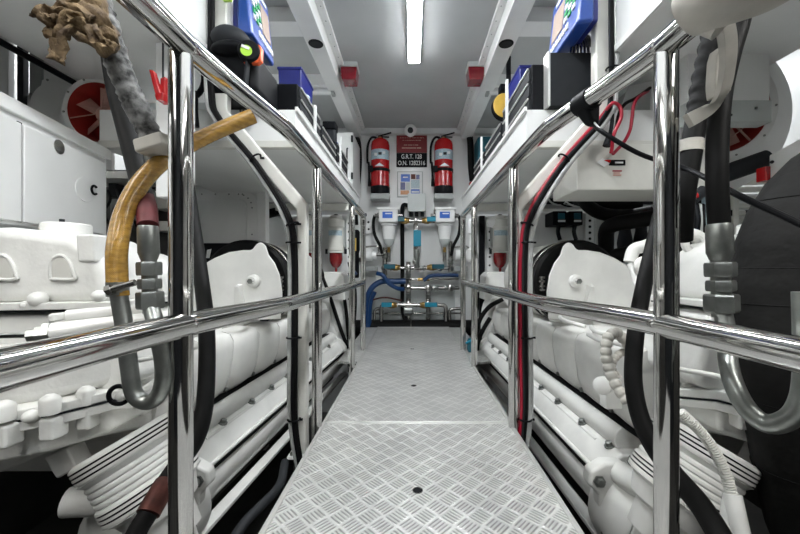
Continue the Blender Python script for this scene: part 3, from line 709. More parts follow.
for a, b, hor in ((422, 268, 1), (435, 287.5, 1), (446, 287.5, 1), (408.5, 295, 0), (427.8, 296, 0), (427.8, 314, 0), (408.5, 276, 0), (382.5, 311, 0), (444.5, 313, 0), (402, 303.5, 1), (418, 303.5, 1), (393, 268, 1), (449.5, 262, 0), (385.5, 256, 0)):
    d_ = V((1, 0, 0)) if hor else V((0, 0, 1)); q = B(a, b, .13 if b > 300 else .11)
    put('union_nut', MB().lathe(q-d_*.028, d_, [(0, .031), (.018, .034), (.02, .028), (.036, .028), (.038, .034), (.056, .031)], 6), 'zinc', t)
def valve(a, b, hx, hm='cyan', l=.11, dd=.16):
    q = B(a, b, dd)
    vb = put('ball_valve', MB().lathe(q-V((.05, 0, 0)), (1, 0, 0), [(0, .026), (.02, .030), (.03, .036), (.07, .036), (.08, .030), (.10, .026)], 14), 'brass', t)
    put('valve_handle', MB().obox(q+V((hx*l/2, -.045, .01)), (1, 0, 0), l, .03, .05), hm, vb, bevel=.006)
valve(393, 303.5, -1, 'cyan', .11, .18); valve(424, 303.5, 1, 'cyan', .13, .18)
valve(396, 267.5, -1, 'teal', .12, .14); valve(431, 267.5, 1, 'teal', .13, .14)
valve(405, 222.5, -1, 'teal', .09, .15); valve(426, 222.5, 1, 'cyan', .11, .15)
vb = put('valve_body', MB().box(B(414, 233, .17), B(418, 228, .1)), 'pipe', t, bevel=.004)
put('valve_handle', MB().box(B(413.3, 247.6, .20), B(420.6, 232, .17)), 'cyan', vb, bevel=.006)
put('gate_valve', MB().lathe(B(416.5, 250, .12), (0, 0, -1), [(0, .03), (.05, .035), (.12, .03), (.20, .026)], 16), 'zinc', t)
put('brass_elbow', MB().cyl(B(417.5, 279, .14), B(429, 279, .14), .018, 12), 'brass', t)
put('pump_body', MB().lathe(B(404, 309, .14), (1, 0, 0), [(0, .03), (.01, .055), (.09, .055), (.10, .03)], 18), 'zinc', t)
put('bracket_rail', MB().box(B(371, 319, .04), B(455, 315.5, 0)), 'lgrey', t, bevel=.002)
put('wall_plate', MB().box(B(371, 325, .012), B(455, 285, 0)), 'lgrey', t, bevel=.002)
# hoses on the back wall
def hose(lab, pts, r, m, cat='hose', nm='hose', n=12, res=8, **k):
    o = put(nm, MB().tube(pts, r, n, res, **k), m); return tag(o, lab, cat)
hose('thick black hose hanging down the middle of the back wall', [B(402.3, 214, .05), B(402.5, 240, .05), B(402.5, 285, .05), B(403, 310, .10), B(408, 322, .14), B(414, 325.5, .1)], .022, 'rubber')
hose('blue hose curving down to the deck left of the fuel manifold', [B(406, 280.6, .20), B(395, 281, .20), B(383, 281, .22), B(374, 287, .24), B(369.5, 298, .24), B(368, 312, .24), B(368, 330, .24)], .030, 'bluehose')
hose('shorter blue hose crossing above the curved blue one', [B(379, 273, .26), B(385, 275, .28), B(390, 282, .28), B(398, 287, .26), B(404, 288, .22)], .022, 'bluehose')
hose('blue hose running level right of the fuel manifold', [B(423, 280, .17), B(430, 275.5, .18), B(442, 275, .18), B(456, 275, .18)], .020, 'bluehose')
t = thing('blue_duct', 'broad blue pipe standing at the left end of the back wall manifold', 'pipe', B(368, 327, .2))
put('pipe_body', MB().tube([B(369.5, 330, .19), B(369.8, 314, .19), B(371, 300, .19), B(375, 290, .19)], .042, 16, 6), 'bluehose', t)
# side pumps
for a, sd in ((371, 'left'), (458, 'right')):
    t = thing('lift_pump', 'small white pump on the back wall %s of the manifold' % sd, 'pump', B(a, 262))
    put('pump_body', MB().lathe(B(a-5, 256, .14), (1, 0, 0), [(0, .04), (.01, .065), (.08, .065), (.09, .05), (.13, .045)], 22), 'white', t)
    put('shaft', MB().cyl(B(a+4, 255, .14), B(a+13, 255, .14), .02, 12), 'pipe', t)
    put('base', MB().box(B(a-6, 271, .2), B(a+7, 266.5, .02)), 'grey', t, bevel=.003)
    put('handle_loop', MB().tube([B(a-5, 248, .14), B(a+4, 247, .14), B(a+8, 248, .14), B(a+9, 253, .14)], .010, 10, 6), 'pipe', t)
# switch plate
t = thing('switch_plate', 'white perforated mounting plate on the back wall left of the fuel filters', 'plate', B(368, 233))
put('plate', MB().prism([B(364, 234, .03), B(370, 234, .03), B(373.5, 231, .03), B(373.5, 213, .03), B(364, 213, .03)], (0, .025, 0)), 'white', t, bevel=.003)
for a, b in ((366, 216), (368.7, 222.5), (369, 229.5), (366, 214.6)): put('hole', MB().cyl(B(a, b, .032), B(a, b, .028), .012, 12), 'black', t)
# torch
t = thing('hand_lamp', 'black hand lamp with a yellow label clipped at the left end of the back wall', 'lamp', B(360.5, 278, .35))
put('lamp_body', MB().lathe(B(360.5, 277, .4), (0, 0, 1), [(0, .035), (.01, .042), (.25, .042), (.28, .05), (.46, .05), (.48, .035)], 20), 'black', t)
put('wall_clip', MB().box(B(359.6, 262, .40), (B(361.4, 0).x, 3.999, B(0, 258).z)), 'black', t)
put('yellow_label', MB().box(B(358.4, 253, .455), B(362.4, 241.5, .43)), 'lime' if 0 else 'yellow', t, bevel=.003)
# vertical black cable and cabinet, teal toolbox
hose('black cable bundle hanging beside the white wall cabinet', [B(356, 138, .10), B(359.5, 146, .1), B(360.5, 165, .1), B(358.5, 190, .1), B(356.5, 208, .1), B(357, 226, .1)], .030, 'rubber', 'cable', 'cable_bundle')
hose('thick black hose with a red tip hanging right of the right extinguisher', [B(468, 137, .10), B(469, 150, .10), B(469.5, 168, .1), B(471, 183, .1)], .034, 'rubber')
t = thing('hose_nozzle', 'red nozzle at the lower end of the black wall hose', 'nozzle', B(472.5, 192, .12))
put('tip', MB().lathe(B(471.2, 184, .10), (.25, 0, -1), [(0, .04), (.02, .05), (.06, .05), (.09, .03)], 16), 'red', t)
put('lever', MB().obox(B(474, 186, .14), (1, 0, .4), .09, .02, .03), 'red', t, bevel=.004)
t = thing('wall_cabinet', 'white steel cabinet high on the left at the end of the tool shelf', 'cabinet', (-.68, 3.6, 1.39))
put('cabinet_body', MB().box((-.86, 3.42, 1.39), (-.55, 3.98, 1.90)), 'wall', t, bevel=.005)
dr = put('door', MB().box((-.85, 3.405, 1.40), (-.56, 3.422, 1.89)), 'white', t, bevel=.003)
put('door_handle', MB().tube([(-.60, 3.402, 1.60), (-.60, 3.375, 1.62), (-.60, 3.375, 1.72), (-.60, 3.402, 1.74)], .007, 8, 5), 'dgrey', dr)
for z in (1.83, 1.48): put('hinge', MB().cyl((-.557, 3.40, z-.03), (-.557, 3.40, z+.03), .010, 10), 'dgrey', dr)
t = thing('teal_case', 'teal plastic tool case standing at the far end of the right shelf', 'tool case', B(492, 190))
q0, q1 = W(478, 190, 3.75), W(508, 136, 3.75)
put('shell', MB().box((q0.x, 3.75, q0.z), (q1.x, 3.995, q1.z)), 'teal', t, bevel=.02, segs=3)
for z in (.58, .66): put('stripe', MB().box((q0.x+.09, 3.744, q0.z+(q1.z-q0.z)*z), (q1.x-.05, 3.752, q0.z+(q1.z-q0.z)*z+.012)), 'lab', t)
put('latch', MB().box((q0.x+.15, 3.735, q1.z-.11), (q0.x+.2, 3.752, q1.z-.02)), 'grey', t, bevel=.004)
for i in range(4): put('shell_rib', MB().box((q0.x-.004, 3.743, q0.z+.05+i*.09), (q1.x-.02, 3.752, q0.z+.065+i*.09)), 'teal', t, bevel=.003)

# ================================================================ FILTER PANELS (port and starboard)
def racor(px, Yw, mount, lab, redb=True, head=0):
    c = W(px, 240, Yw); S = Yw/F; x = c.x
    Z = lambda py: CH+(CY-py)*S
    t = thing('separator_filter', lab, 'fuel filter', (x, Yw, Z(271)))
    r = 8.3*S
    put('filter_body', MB().lathe((x, Yw, Z(251)), (0, 0, 1), [(0, r*.85), (.006, r*.95), (.02, r*.95), (.022, r*.88), (Z(228)-Z(251), r*.88), (Z(227)-Z(251), r), (Z(220)-Z(251), r), (Z(219)-Z(251), r*.8), (Z(216)-Z(251), r*.72)], 32), 'cream', t)
    lb = MB(); n = 12
    for i in range(n+1):
        a = PI*1.15+PI*.7*i/n
        for z in (Z(236), Z(231)): lb.v.append(V((x+r*.90*math.cos(a), Yw+r*.90*math.sin(a), z)))
    for i in range(n): lb.f.append((2*i, 2*i+2, 2*i+3, 2*i+1))
    put('label', lb, 'palelab', t)
    put('top_knob', MB().lathe((x, Yw, Z(216.5)), (0, 0, 1), [(0, .02), (.012, .02), (.018, .01)], 12), 'dgrey', t)
    put('lower_ring', MB().lathe((x, Yw, Z(253)), (0, 0, 1), [(0, r*1.0), (.014, r*1.0)], 32), 'cream', t)
    for k in range(2): put('clamp_stud', MB().cyl((x+(k*2-1)*r*1.15, Yw, Z(254)), (x+(k*2-1)*r*1.15, Yw, Z(249)), .010, 8), 'dgrey', t)
    put('red_bowl', MB().lathe((x, Yw, Z(253)), (0, 0, -1), [(0, r*.78), (.05, r*.80), (.08, r*.72), (.105, r*.52), (.118, r*.28), (.122, .012), (.15, .01)], 28), 'bowl', t)
    if head: put('side_head', MB().lathe((x-.10, Yw, Z(222)), (1, 0, 0), [(0, .035), (.03, .045), (.10, .05), (.2, .05), (.24, .03)], 16), 'white', t)
    put('bracket', MB().box((x-.06, Yw+r*.6, Z(247)), (x+.06, mount, Z(224))), 'grey', t, bevel=.003)
    return t
racor(336, 2.90, 3.02, 'cream fuel separator with a red bowl on the left filter panel')
racor(309, 2.90, 3.02, 'cream fuel separator half hidden behind the left white pillar')
racor(500, 2.90, 3.02, 'cream fuel separator with a red bowl on the right filter panel', head=1)
for px, lab in ((349, 'left'), (489.5, 'right')):
    x = W(px, 0, 3.0).x
    t = thing('perforated_strut', 'white perforated strut on the %s filter panel' % lab, 'strut', (x, 3.0, .3))
    put('channel', MB().box((x-.022, 2.995, -.3), (x+.022, 3.019, 1.04)), 'white', t, bevel=.002)
    for i in range(10): put('slot', MB().cyl((x, 2.9945, .35+i*.07), (x, 2.997, .35+i*.07), .009, 10), 'dgrey', t)
x = W(481.5, 0, 3.0).x
o = put('cable_duct', MB().box((x-.022, 2.97, -.2), (x+.022, 3.018, 1.04)), 'black', bevel=.003); tag(o, 'black vertical cable duct at the edge of the right filter panel', 'cable duct')
t = thing('relief_tank', 'white bottle shaped expansion tank left of the black cable duct', 'tank', W(471, 262, 2.9))
put('bottle', MB().lathe(W(472, 262, 3.0), (0, 0, 1), [(0, .03), (.02, .045), (.10, .045), (.12, .02), (.22, .02), (.24, .035), (.34, .035), (.36, .02)], 18), 'white', t)
# thin hanging hoses at the far ends of the engines
for pts, lab in (([W(318, 262, 2.72), W(331, 300, 2.70), W(341, 330, 2.72), W(349, 352, 2.8), W(352, 372, 2.9)], 'black hose drooping behind the left handrail, nearest the engine'),
                 ([W(349, 262, 2.9), W(355, 290, 2.95), W(354, 325, 3.0), W(350, 350, 3.0), W(349, 372, 3.0)], 'black hose drooping close to the last left handrail post'),
                 ([W(340, 275, 2.9), W(346, 310, 2.9), W(349, 345, 2.9)], 'thin black hose between the two drooping hoses on the left')):
    hose(lab, pts, .014, 'rubber')
for pts, lab in (([W(478, 292, 2.9), W(476, 315, 2.9), W(474, 340, 2.9), W(472, 370, 3.0)], 'black hose dropping beside the last right handrail post'),
                 ([W(503, 299, 2.62), W(488, 308, 2.64), W(478, 325, 2.66), W(476, 350, 2.7)], 'black hose curving down from the far end of the right engine'),
                 ([W(490, 318, 2.62), W(483, 330, 2.64), W(478, 343, 2.66), W(476, 365, 2.7)], 'short black hose low at the far end of the right engine')):
    hose(lab, pts, .016, 'rubber')
hose('blue hose behind the left filters', [W(340, 286, 3.0), W(348, 278, 3.0), W(356, 272, 3.0)], .02, 'bluehose')
t = thing('shutoff_valve', 'small blue shutoff valve at deck level beside the right walkway edge', 'valve', W(471, 346, 2.6))
put('valve_body', MB().lathe(W(471, 352, 2.6), (0, 0, 1), [(0, .02), (.02, .03), (.08, .03), (.1, .02)], 14), 'teal', t)
put('lever', MB().obox(W(470, 341, 2.58), (1, 0, .5), .07, .02, .012), 'cyan', t, bevel=.003)

# ================================================================ RED ALARM LIGHTS
for px, lab in ((349.5, 'left'), (475.5, 'right')):
    Y = 2.72; q = W(px, 72, Y); S = Y/F
    t = thing('alarm_light', 'red alarm light with a grey base under the %s ceiling beam' % lab, 'alarm light', (q.x, Y, q.z-.07))
    put('base_box', MB().box((q.x-.065, Y-.05, q.z+.018), (q.x+.065, Y+.08, q.z+.062)), 'lgrey', t, bevel=.006)
    put('mount', MB().box((q.x-.03, Y-.02, q.z+.062), (q.x+.03, Y+.04, 2.139 if q.z+.062 < 2.139 else q.z+.07)), 'lgrey', t)
    put('red_lens', MB().prism([(q.x-.062, Y-.045, q.z+.018), (q.x+.062, Y-.045, q.z+.018), (q.x+.052, Y-.045, q.z-.078), (q.x-.052, Y-.045, q.z-.078)], (0, .12, 0)), 'lens', t, bevel=.008, segs=3)
    for i in range(3): put('lens_rib', MB().box((q.x-.058, Y-.048, q.z+.002-.028*i), (q.x+.058, Y-.044, q.z+.006-.028*i)), 'lens', t)
# ================================================================ TOOL SHELVES
for s, side in SIDES:
    t = thing('tool_shelf', 'long white shelf box carrying tool cases above the %s engine' % side, 'shelf', (s*.8, 2.4, 1.10))
    put('shelf_box', MB().box((s*.48, 1.50, 1.13), (s*1.30, 3.36, 1.265)), 'wall', t, bevel=.004)
    put('bottom_lip', MB().box((s*.475, 1.495, 1.105), (s*1.30, 1.53, 1.135)), 'cream', t, bevel=.003)
    put('bottom_panel', MB().box((s*.475, 1.53, 1.108), (s*1.30, 3.36, 1.1299)), 'wall', t)
    put('edge_strip', MB().box((s*.470, 1.495, 1.255), (s*.483, 3.36, 1.275)), 'white', t, bevel=.002)
    put('hanger_post', MB().box((s*.475, 1.80, 1.265), (s*.487, 1.815, 1.55 if s > 0 else 1.42)), 'white', t)
    put('hanger_post', MB().box((s*.475, 2.45, 1.265), (s*.487, 2.465, 1.50)), 'white', t)
    put('hanger', MB().box((s*1.2, 1.85, 1.265), (s*1.25, 1.90, 2.14)), 'cream', t)
    put('hanger', MB().box((s*1.2, 3.25, 1.265), (s*1.25, 3.30, 2.14)), 'cream', t)
    # ---- battery charger style blue test unit with keypad
    x0 = .615
    def U(x, y, z): return V((s*x, y, z))
    lean = .0
    t = thing('test_unit', 'blue keypad test unit with a beige display on the %s shelf' % side, 'test instrument', (s*.68, 1.45, 1.5))
    zb, zt = 1.51, 1.78
    ya, yb = (1.40, 1.63) if s < 0 else (1.33, 1.64)
    body = [U(x0, ya, zb+.0), U(x0, yb, zb), U(x0, yb, zt-.06), U(x0+.02, yb, zt), U(x0+.02, ya, zt), U(x0, ya, zt-.0)]
    body = [U(x0, ya, zb), U(x0+.13, ya, zb), U(x0+.13, ya, zt), U(x0+.02, ya, zt)]
    put('case', MB().prism([U(x0, ya, zb), U(x0+.065, ya, zb+.01), U(x0+.065, ya, zt+.02), U(x0+.03, ya, zt)], (0, yb-ya, 0)), 'blue', t, bevel=.014, segs=3)
    put('rear_case', MB().box(U(x0+.06, ya+.02, zb+.02), U(x0+.09, yb-.03, zt+.0)), 'dblue', t, bevel=.008)
    def facequad(f0, f1, g0, g1, h=.003):   # f along Y (0 near .. 1 far), g up
        def P(f, g, e): 
            return U(x0+.03*g-e, ya+(yb-ya)*f, zb+(zt-zb)*g)
        return MB().hexa([P(f0, g0, -.002), P(f1, g0, -.002), P(f1, g0, h), P(f0, g0, h), P(f0, g1, -.002), P(f1, g1, -.002), P(f1, g1, h), P(f0, g1, h)])
    put('display', facequad(.50, .86, .30, .78), 'screen', t)
    put('title_strip', facequad(.12, .82, .86, .93), 'lab', t)
    for i in range(6): put('key', facequad(.28+.11*i, .35+.11*i, .14, .23, .005), 'lab', t)
    for i in range(3):
        for j in range(5):
            put('key', facequad(.12+.12*i, .20+.12*i, .32+.10*j, .39+.10*j, .005), 'green' if (i+j) % 2 else 'lab', t)
    # ---- drawer organisers along the shelf edge
    ys = (1.62, 2.02, 2.44, 2.88) if s < 0 else (1.52, 2.0, 2.46, 2.9)
    hs = (.17, .15, .20) if s < 0 else (.20, .16, .15)
    for k in range(3):
        lab = ('nearest', 'middle', 'farthest')[k]
        t = thing('tool_chest', 'black tool chest with bright drawer strips, %s of three on the %s shelf' % (lab, side), 'tool chest', (s*.62, ys[k]+.2, 1.2655))
        y0, y1, h = ys[k], ys[k+1]-.02, hs[k]
        put('chest_body', MB().box(U(.51, y0, 1.2655), U(.74, y1, 1.2655+h)), 'black', t, bevel=.006)
        nd = 3
        for j in range(nd):
            z0 = 1.275+j*(h-.01)/nd
            d = put('drawer', MB().box(U(.502, y0+.012, z0), U(.512, y1-.012, z0+(h-.02)/nd-.004)), 'dgrey', t, bevel=.002)
            put('handle_strip', MB().box(U(.497, y0+.02, z0+(h-.02)/nd-.012), U(.503, y1-.02, z0+(h-.02)/nd-.004)), 'alu', d)
    # ---- blue storage bin
    Yb = 1.98 if s < 0 else 2.0
    t = thing('storage_bin', 'dark blue plastic bin standing on a tool chest on the %s shelf' % side, 'bin', (s*.63, Yb, 1.44))
    o = MB(); zb2 = 1.2655+hs[1 if s < 0 else 1]+.001; zt2 = 1.74
    a = [U(.53, Yb, zb2), U(.73, Yb, zb2), U(.73, Yb+.32, zb2), U(.53, Yb+.32, zb2)]
    if s < 0:
        zt2 = 1.72
    put('bin_body', MB().hexa([U(.62, Yb+.03, zb2), U(.73, Yb+.03, zb2), U(.73, Yb+.25, zb2), U(.62, Yb+.25, zb2), U(.61, Yb+.02, zt2), U(.74, Yb+.02, zt2), U(.74, Yb+.26, zt2), U(.61, Yb+.26, zt2)]), 'dblue', t, bevel=.005)
    put('bin_rim', MB().box(U(.606, Yb+.016, zt2-.012), U(.744, Yb+.264, zt2+.004)), 'dblue', t, bevel=.004)
# ---- left side extras
def W2(px, py, Y): return W(px, py, Y)
t = thing('tool_bag', 'black tool bag on the near end of the left shelf beneath the blue test unit', 'bag', (-.66, 1.5, 1.2655))
put('bag_body', MB().box((-.78, 1.36, 1.27), (-.585, 1.60, 1.44)), 'black', t, bevel=.03, segs=4)
put('bag_flap', MB().ball((-.70, 1.40, 1.48), .075, .07, .055, 20, 12), 'dgrey', t)
put('bag_fold', MB().ball((-.68, 1.37, 1.43), .08, .05, .03, 20, 12), 'black', t)
t = thing('tape_measure', 'black and orange tape measure with a lime badge hanging off the left shelf', 'tape measure', W(245, 62, 1.35))
c = W(247, 51, 1.33)
put('tape_case', MB().lathe(c+V((0, .03, 0)), (.25, -1, 0), [(0, .036), (.004, .040), (.034, .040), (.040, .034)], 32), 'black', t)
put('tape_nose', MB().prism([c+V((-.02, .005, -.038)), c+V((.034, .005, -.040)), c+V((.048, .005, -.030)), c+V((.05, .005, .02)), c+V((.036, .005, .032)), c+V((.034, .005, -.01))], (0, .026, 0)), 'orange', t, bevel=.004)
put('badge', MB().lathe(c+V((.003, -.0125, -.006)), (.25, -1, 0), [(0, .020), (.0022, .020)], 20), 'lime', t)
put('badge_print', MB().obox(c+V((.001, -.0155, .005)), (1, .25, -.3), .028, .004, .010, up=(0, 0, 1)), 'lab', t)
put('belt_clip', MB().obox(c+V((-.005, .01, -.075)), (.1, 0, 1), .085, .03, .008), 'dgrey', t, bevel=.003)
t = thing('clear_tub', 'clear white plastic tub of small parts beside the blue bin on the left shelf', 'tub', W(299, 115, 2.1))
q = W(299, 110, 2.12)
put('tub_body', MB().lathe((-.60, 1.935, 1.4362), (0, 0, 1), [(0, .045), (.075, .054), (.078, .050)], 28), 'lab', t)
put('tub_lid', MB().lathe((-.60, 1.935, 1.5145), (0, 0, 1), [(0, .057), (.010, .057), (.014, .05)], 28), 'palelab', t)
put('contents', MB().ball((-.585, 1.89, 1.465), .025, .025, .018), 'red', t)
t = thing('pouch', 'dark blue upright pouch hanging before the farthest tool chest on the left shelf', 'pouch', (-.54, 2.42, 1.30))
put('pouch_body', MB().box((-.60, 2.46, 1.467), (-.52, 2.54, 1.60)), 'dgrey', t, bevel=.012, segs=3)
put('pouch_flap', MB().box((-.605, 2.452, 1.555), (-.515, 2.545, 1.61)), 'black', t, bevel=.008)
t = thing('blue_torch', 'small blue torch lying on the farthest tool chest of the left shelf', 'torch', (-.53, 2.66, 1.4665))
put('torch_body', MB().cyl((-.54, 2.60, 1.486), (-.54, 2.74, 1.486), .018, 16), 'cyan', t)
put('torch_head', MB().cyl((-.54, 2.57, 1.486), (-.54, 2.60, 1.486), .024, 16, .019), 'blue', t)
# lime strap at the blue unit
o = put('lime_strap', MB().prism([(-.70, 1.34, 1.60), (-.67, 1.34, 1.60), (-.655, 1.34, 1.75), (-.69, 1.34, 1.75)], (0, .01, 0)), 'lime'); tag(o, 'lime green strap hanging beside the left blue test unit', 'strap')
# black cap and cords hanging on the left pillar
t = thing('work_cap', 'black work cap hanging behind the cables of the left pillar', 'cap', (-.82, 1.44, 1.5))
put('crown', MB().ball((-.845, 1.47, 1.50), .085, .07, .075, 24, 14), 'black', t)
put('brim', MB().lathe((-.86, 1.44, 1.46), (-.3, -.6, 1), [(0, .085), (.005, .088), (.01, .08)], 24), 'black', t)
put('strap', MB().tube([(-.90, 1.45, 1.50), (-.91, 1.43, 1.62), (-.86, 1.43, 1.72), (-.86, 1.43, 1.80)], .008, 8, 6), 'dgrey', t)
t = thing('cord_coil', 'black coiled cord hanging under the cap on the left pillar', 'cord', (-.86, 1.42, 1.26))
put('coil', MB().torus((-.86, 1.42, 1.345), (.2, 1, 0), .05, .010, 28, 8, 1, 1.3), 'black', t)
put('coil_tail', MB().tube([(-.85, 1.42, 1.30), (-.85, 1.42, 1.22), (-.845, 1.42, 1.16)], .01, 8), 'black', t)
# small hook under shelf
o = put('hook', MB().tube([(-.70, 1.496, 1.27), (-.70, 1.475, 1.25), (-.69, 1.466, 1.235), (-.68, 1.466, 1.25)], .003, 6, 6), 'dgrey'); tag(o, 'small dark wire hook hanging on the near face of the left shelf', 'hook')
# ---- right side extras
t = thing('black_case', 'large plain black case with a bright edge at the near end of the right shelf', 'case', (.66, 1.50, 1.2655))
put('case_body', MB().box((.565, 1.47, 1.2655), (.75, 1.515, 1.485)), 'dgrey', t, bevel=.004)
put('case_edge', MB().box((.558, 1.465, 1.2655), (.567, 1.515, 1.487)), 'alu', t)
t = thing('bracket_bundle', 'bundle of bent metal brackets on the black case behind the right blue test unit', 'brackets', (.66, 1.50, 1.486))
for i in range(6):
    o = MB().tube([(.66+.015*i, 1.49, 1.487), (.67+.012*i, 1.49, 1.53+.006*i), (.69+.01*i, 1.49, 1.55), (.70+.01*i, 1.49, 1.52)], .006, 8, 5); put('bent_bracket', o, 'pipe', t)
t = thing('yellow_reel', 'round yellow reel hanging at the far end of the right shelf', 'reel', W(501, 125, 2.6))
c = W(504, 107, 2.6)
put('reel_drum', MB().lathe(c+V((0, .03, 0)), (.15, -1, -.1), [(0, .085), (.005, .092), (.05, .092), (.056, .08)], 36), 'black', t)
put('reel_face', MB().lathe(c+V((.0, -.022, 0)), (.15, -1, -.1), [(0, .086), (.008, .082), (.012, .06)], 36), 'yellow', t)
put('reel_arm', MB().obox(c+V((.03, -.02, .085)), (.1, 0, 1), .08, .03, .05), 'yellow', t, bevel=.005)
put('reel_bracket', MB().box(c+V((-.03, -.02, .11)), c+V((.10, .05, .16))), 'black', t, bevel=.004)
put('hanging_strap', MB().box(c+V((.02, 0, .16)), V((c.x+.05, 2.62, 2.139))), 'dgrey', t)
for a in range(5):
    an = a*1.2; put('face_hole', MB().cyl(c+V((.055*math.cos(an), -.036, .055*math.sin(an))), c+V((.055*math.cos(an), -.030, .055*math.sin(an))), .006, 8), 'black', t)

for px, Yp, lab in ((318, 2.9, 'left'), (508, 2.9, 'right')):
    q = W(px, 86, Yp)
    t = thing('ceiling_light', 'stubby white tube lamp beyond the %s ceiling beam' % lab, 'light', q)
    put('lamp_tube', MB().cyl((q.x-.16, Yp, 2.03), (q.x+.12, Yp, 2.03), .028, 20), 'lab', t)
    put('lamp_socket', MB().box((q.x+.11 if lab == 'left' else q.x-.18, Yp-.03, 2.0), (q.x+.135 if lab == 'left' else q.x-.155, Yp+.03, 2.14)), 'grey', t)

# ================================================================ HULL SIDE EQUIPMENT, LEFT
# white control cabinet, angled
A0 = V((-1.267, 1.5, 0)); dD = V((-.22, 1, 0)).normalized()*-1       # towards the camera
def CB(u, z, out=0.0):      # u metres from the far edge towards the camera, out towards the aisle
    n = V((dD.y, -dD.x, 0)); n = n if n.x > 0 else -n
    q = A0+dD*u+n*out; q.z = z; return q
t = thing('control_cabinet', 'white enamelled control cabinet with an oval badge behind the left gearbox', 'cabinet', CB(.5, -.3, -.2))
put('cabinet_body', MB().hexa([CB(1.2, .73, -.45), CB(1.2, .73, 0), CB(0, .73, 0), CB(0, .73, -.45), CB(1.2, 1.08, -.45), CB(1.2, 1.08, 0), CB(0, 1.08, 0), CB(0, 1.08, -.45)]), 'white', t, bevel=.006)
put('top_rail', MB().hexa([CB(1.2, 1.055, -.1), CB(1.2, 1.055, .012), CB(-.01, 1.055, .012), CB(-.01, 1.055, -.1), CB(1.2, 1.098, -.1), CB(1.2, 1.098, .012), CB(-.01, 1.098, .012), CB(-.01, 1.098, -.1)]), 'white', t, bevel=.004)
dr = put('door', MB().hexa([CB(.43, .74, 0), CB(.43, .74, .012), CB(.035, .74, .012), CB(.035, .74, 0), CB(.43, 1.035, 0), CB(.43, 1.035, .012), CB(.035, 1.035, .012), CB(.035, 1.035, 0)]), 'white', t, bevel=.004)
put('near_door', MB().hexa([CB(.9, .74, 0), CB(.9, .74, .012), CB(.438, .74, .012), CB(.438, .74, 0), CB(.9, 1.035, 0), CB(.9, 1.035, .012), CB(.438, 1.035, .012), CB(.438, 1.035, 0)]), 'white', t, bevel=.004)
put('door_gap', MB().hexa([CB(.441, .74, 0), CB(.441, .74, .004), CB(.427, .74, .004), CB(.427, .74, 0), CB(.441, 1.04, 0), CB(.441, 1.04, .004), CB(.427, 1.04, .004), CB(.427, 1.04, 0)]), 'dgrey', t)
put('hull_bracket', MB().box((-2.3, .9, .80), (-1.5, 1.3, .86)), 'grey', t)
nrm = (CB(0, 0, 1)-CB(0, 0, 0)).normalized()
def on_cab(px, py):   # intersection of the photo ray with the door plane
    d = W(px, py, 1.0)-V((0, 0, CH)); p0 = CB(0, 0, .012)
    k = (p0-V((0, 0, 0))).xy.dot(nrm.xy)/d.xy.dot(nrm.xy); return V((d.x*k, d.y*k, CH+d.z*k))
c = on_cab(59, 147)
lt = put('latch', MB().lathe(c-nrm*.004, nrm, [(0, .024), (.006, .024), (.008, .018)], 24), 'pipe', dr)
put('latch_slot', MB().obox(c+nrm*.006, (0, 0, 1), .026, .007, .004).obox(c+nrm*.006, dD, .026, .007, .004), 'black', lt) if 0 else None
c = on_cab(85, 190)
def ell(c, a, b, h0, h1, n=32):
    return MB().prism([c+dD*(a*math.cos(2*PI*i/n))+V((0, 0, b*math.sin(2*PI*i/n)))+nrm*h0 for i in range(n)], nrm*(h1-h0))
put('oval_badge_plate', ell(c, .055, .045, -.002, .003), 'white', dr, bevel=.002)
cc = on_cab(93, 190)
pts = [cc+dD*(.017*math.cos(a))*-1+V((0, 0, .016*math.sin(a)))+nrm*.005 for a in [math.radians(50+i*26) for i in range(11)]]
put('badge_letter', MB().tube(pts, .0045, 8, 4), 'black', dr)
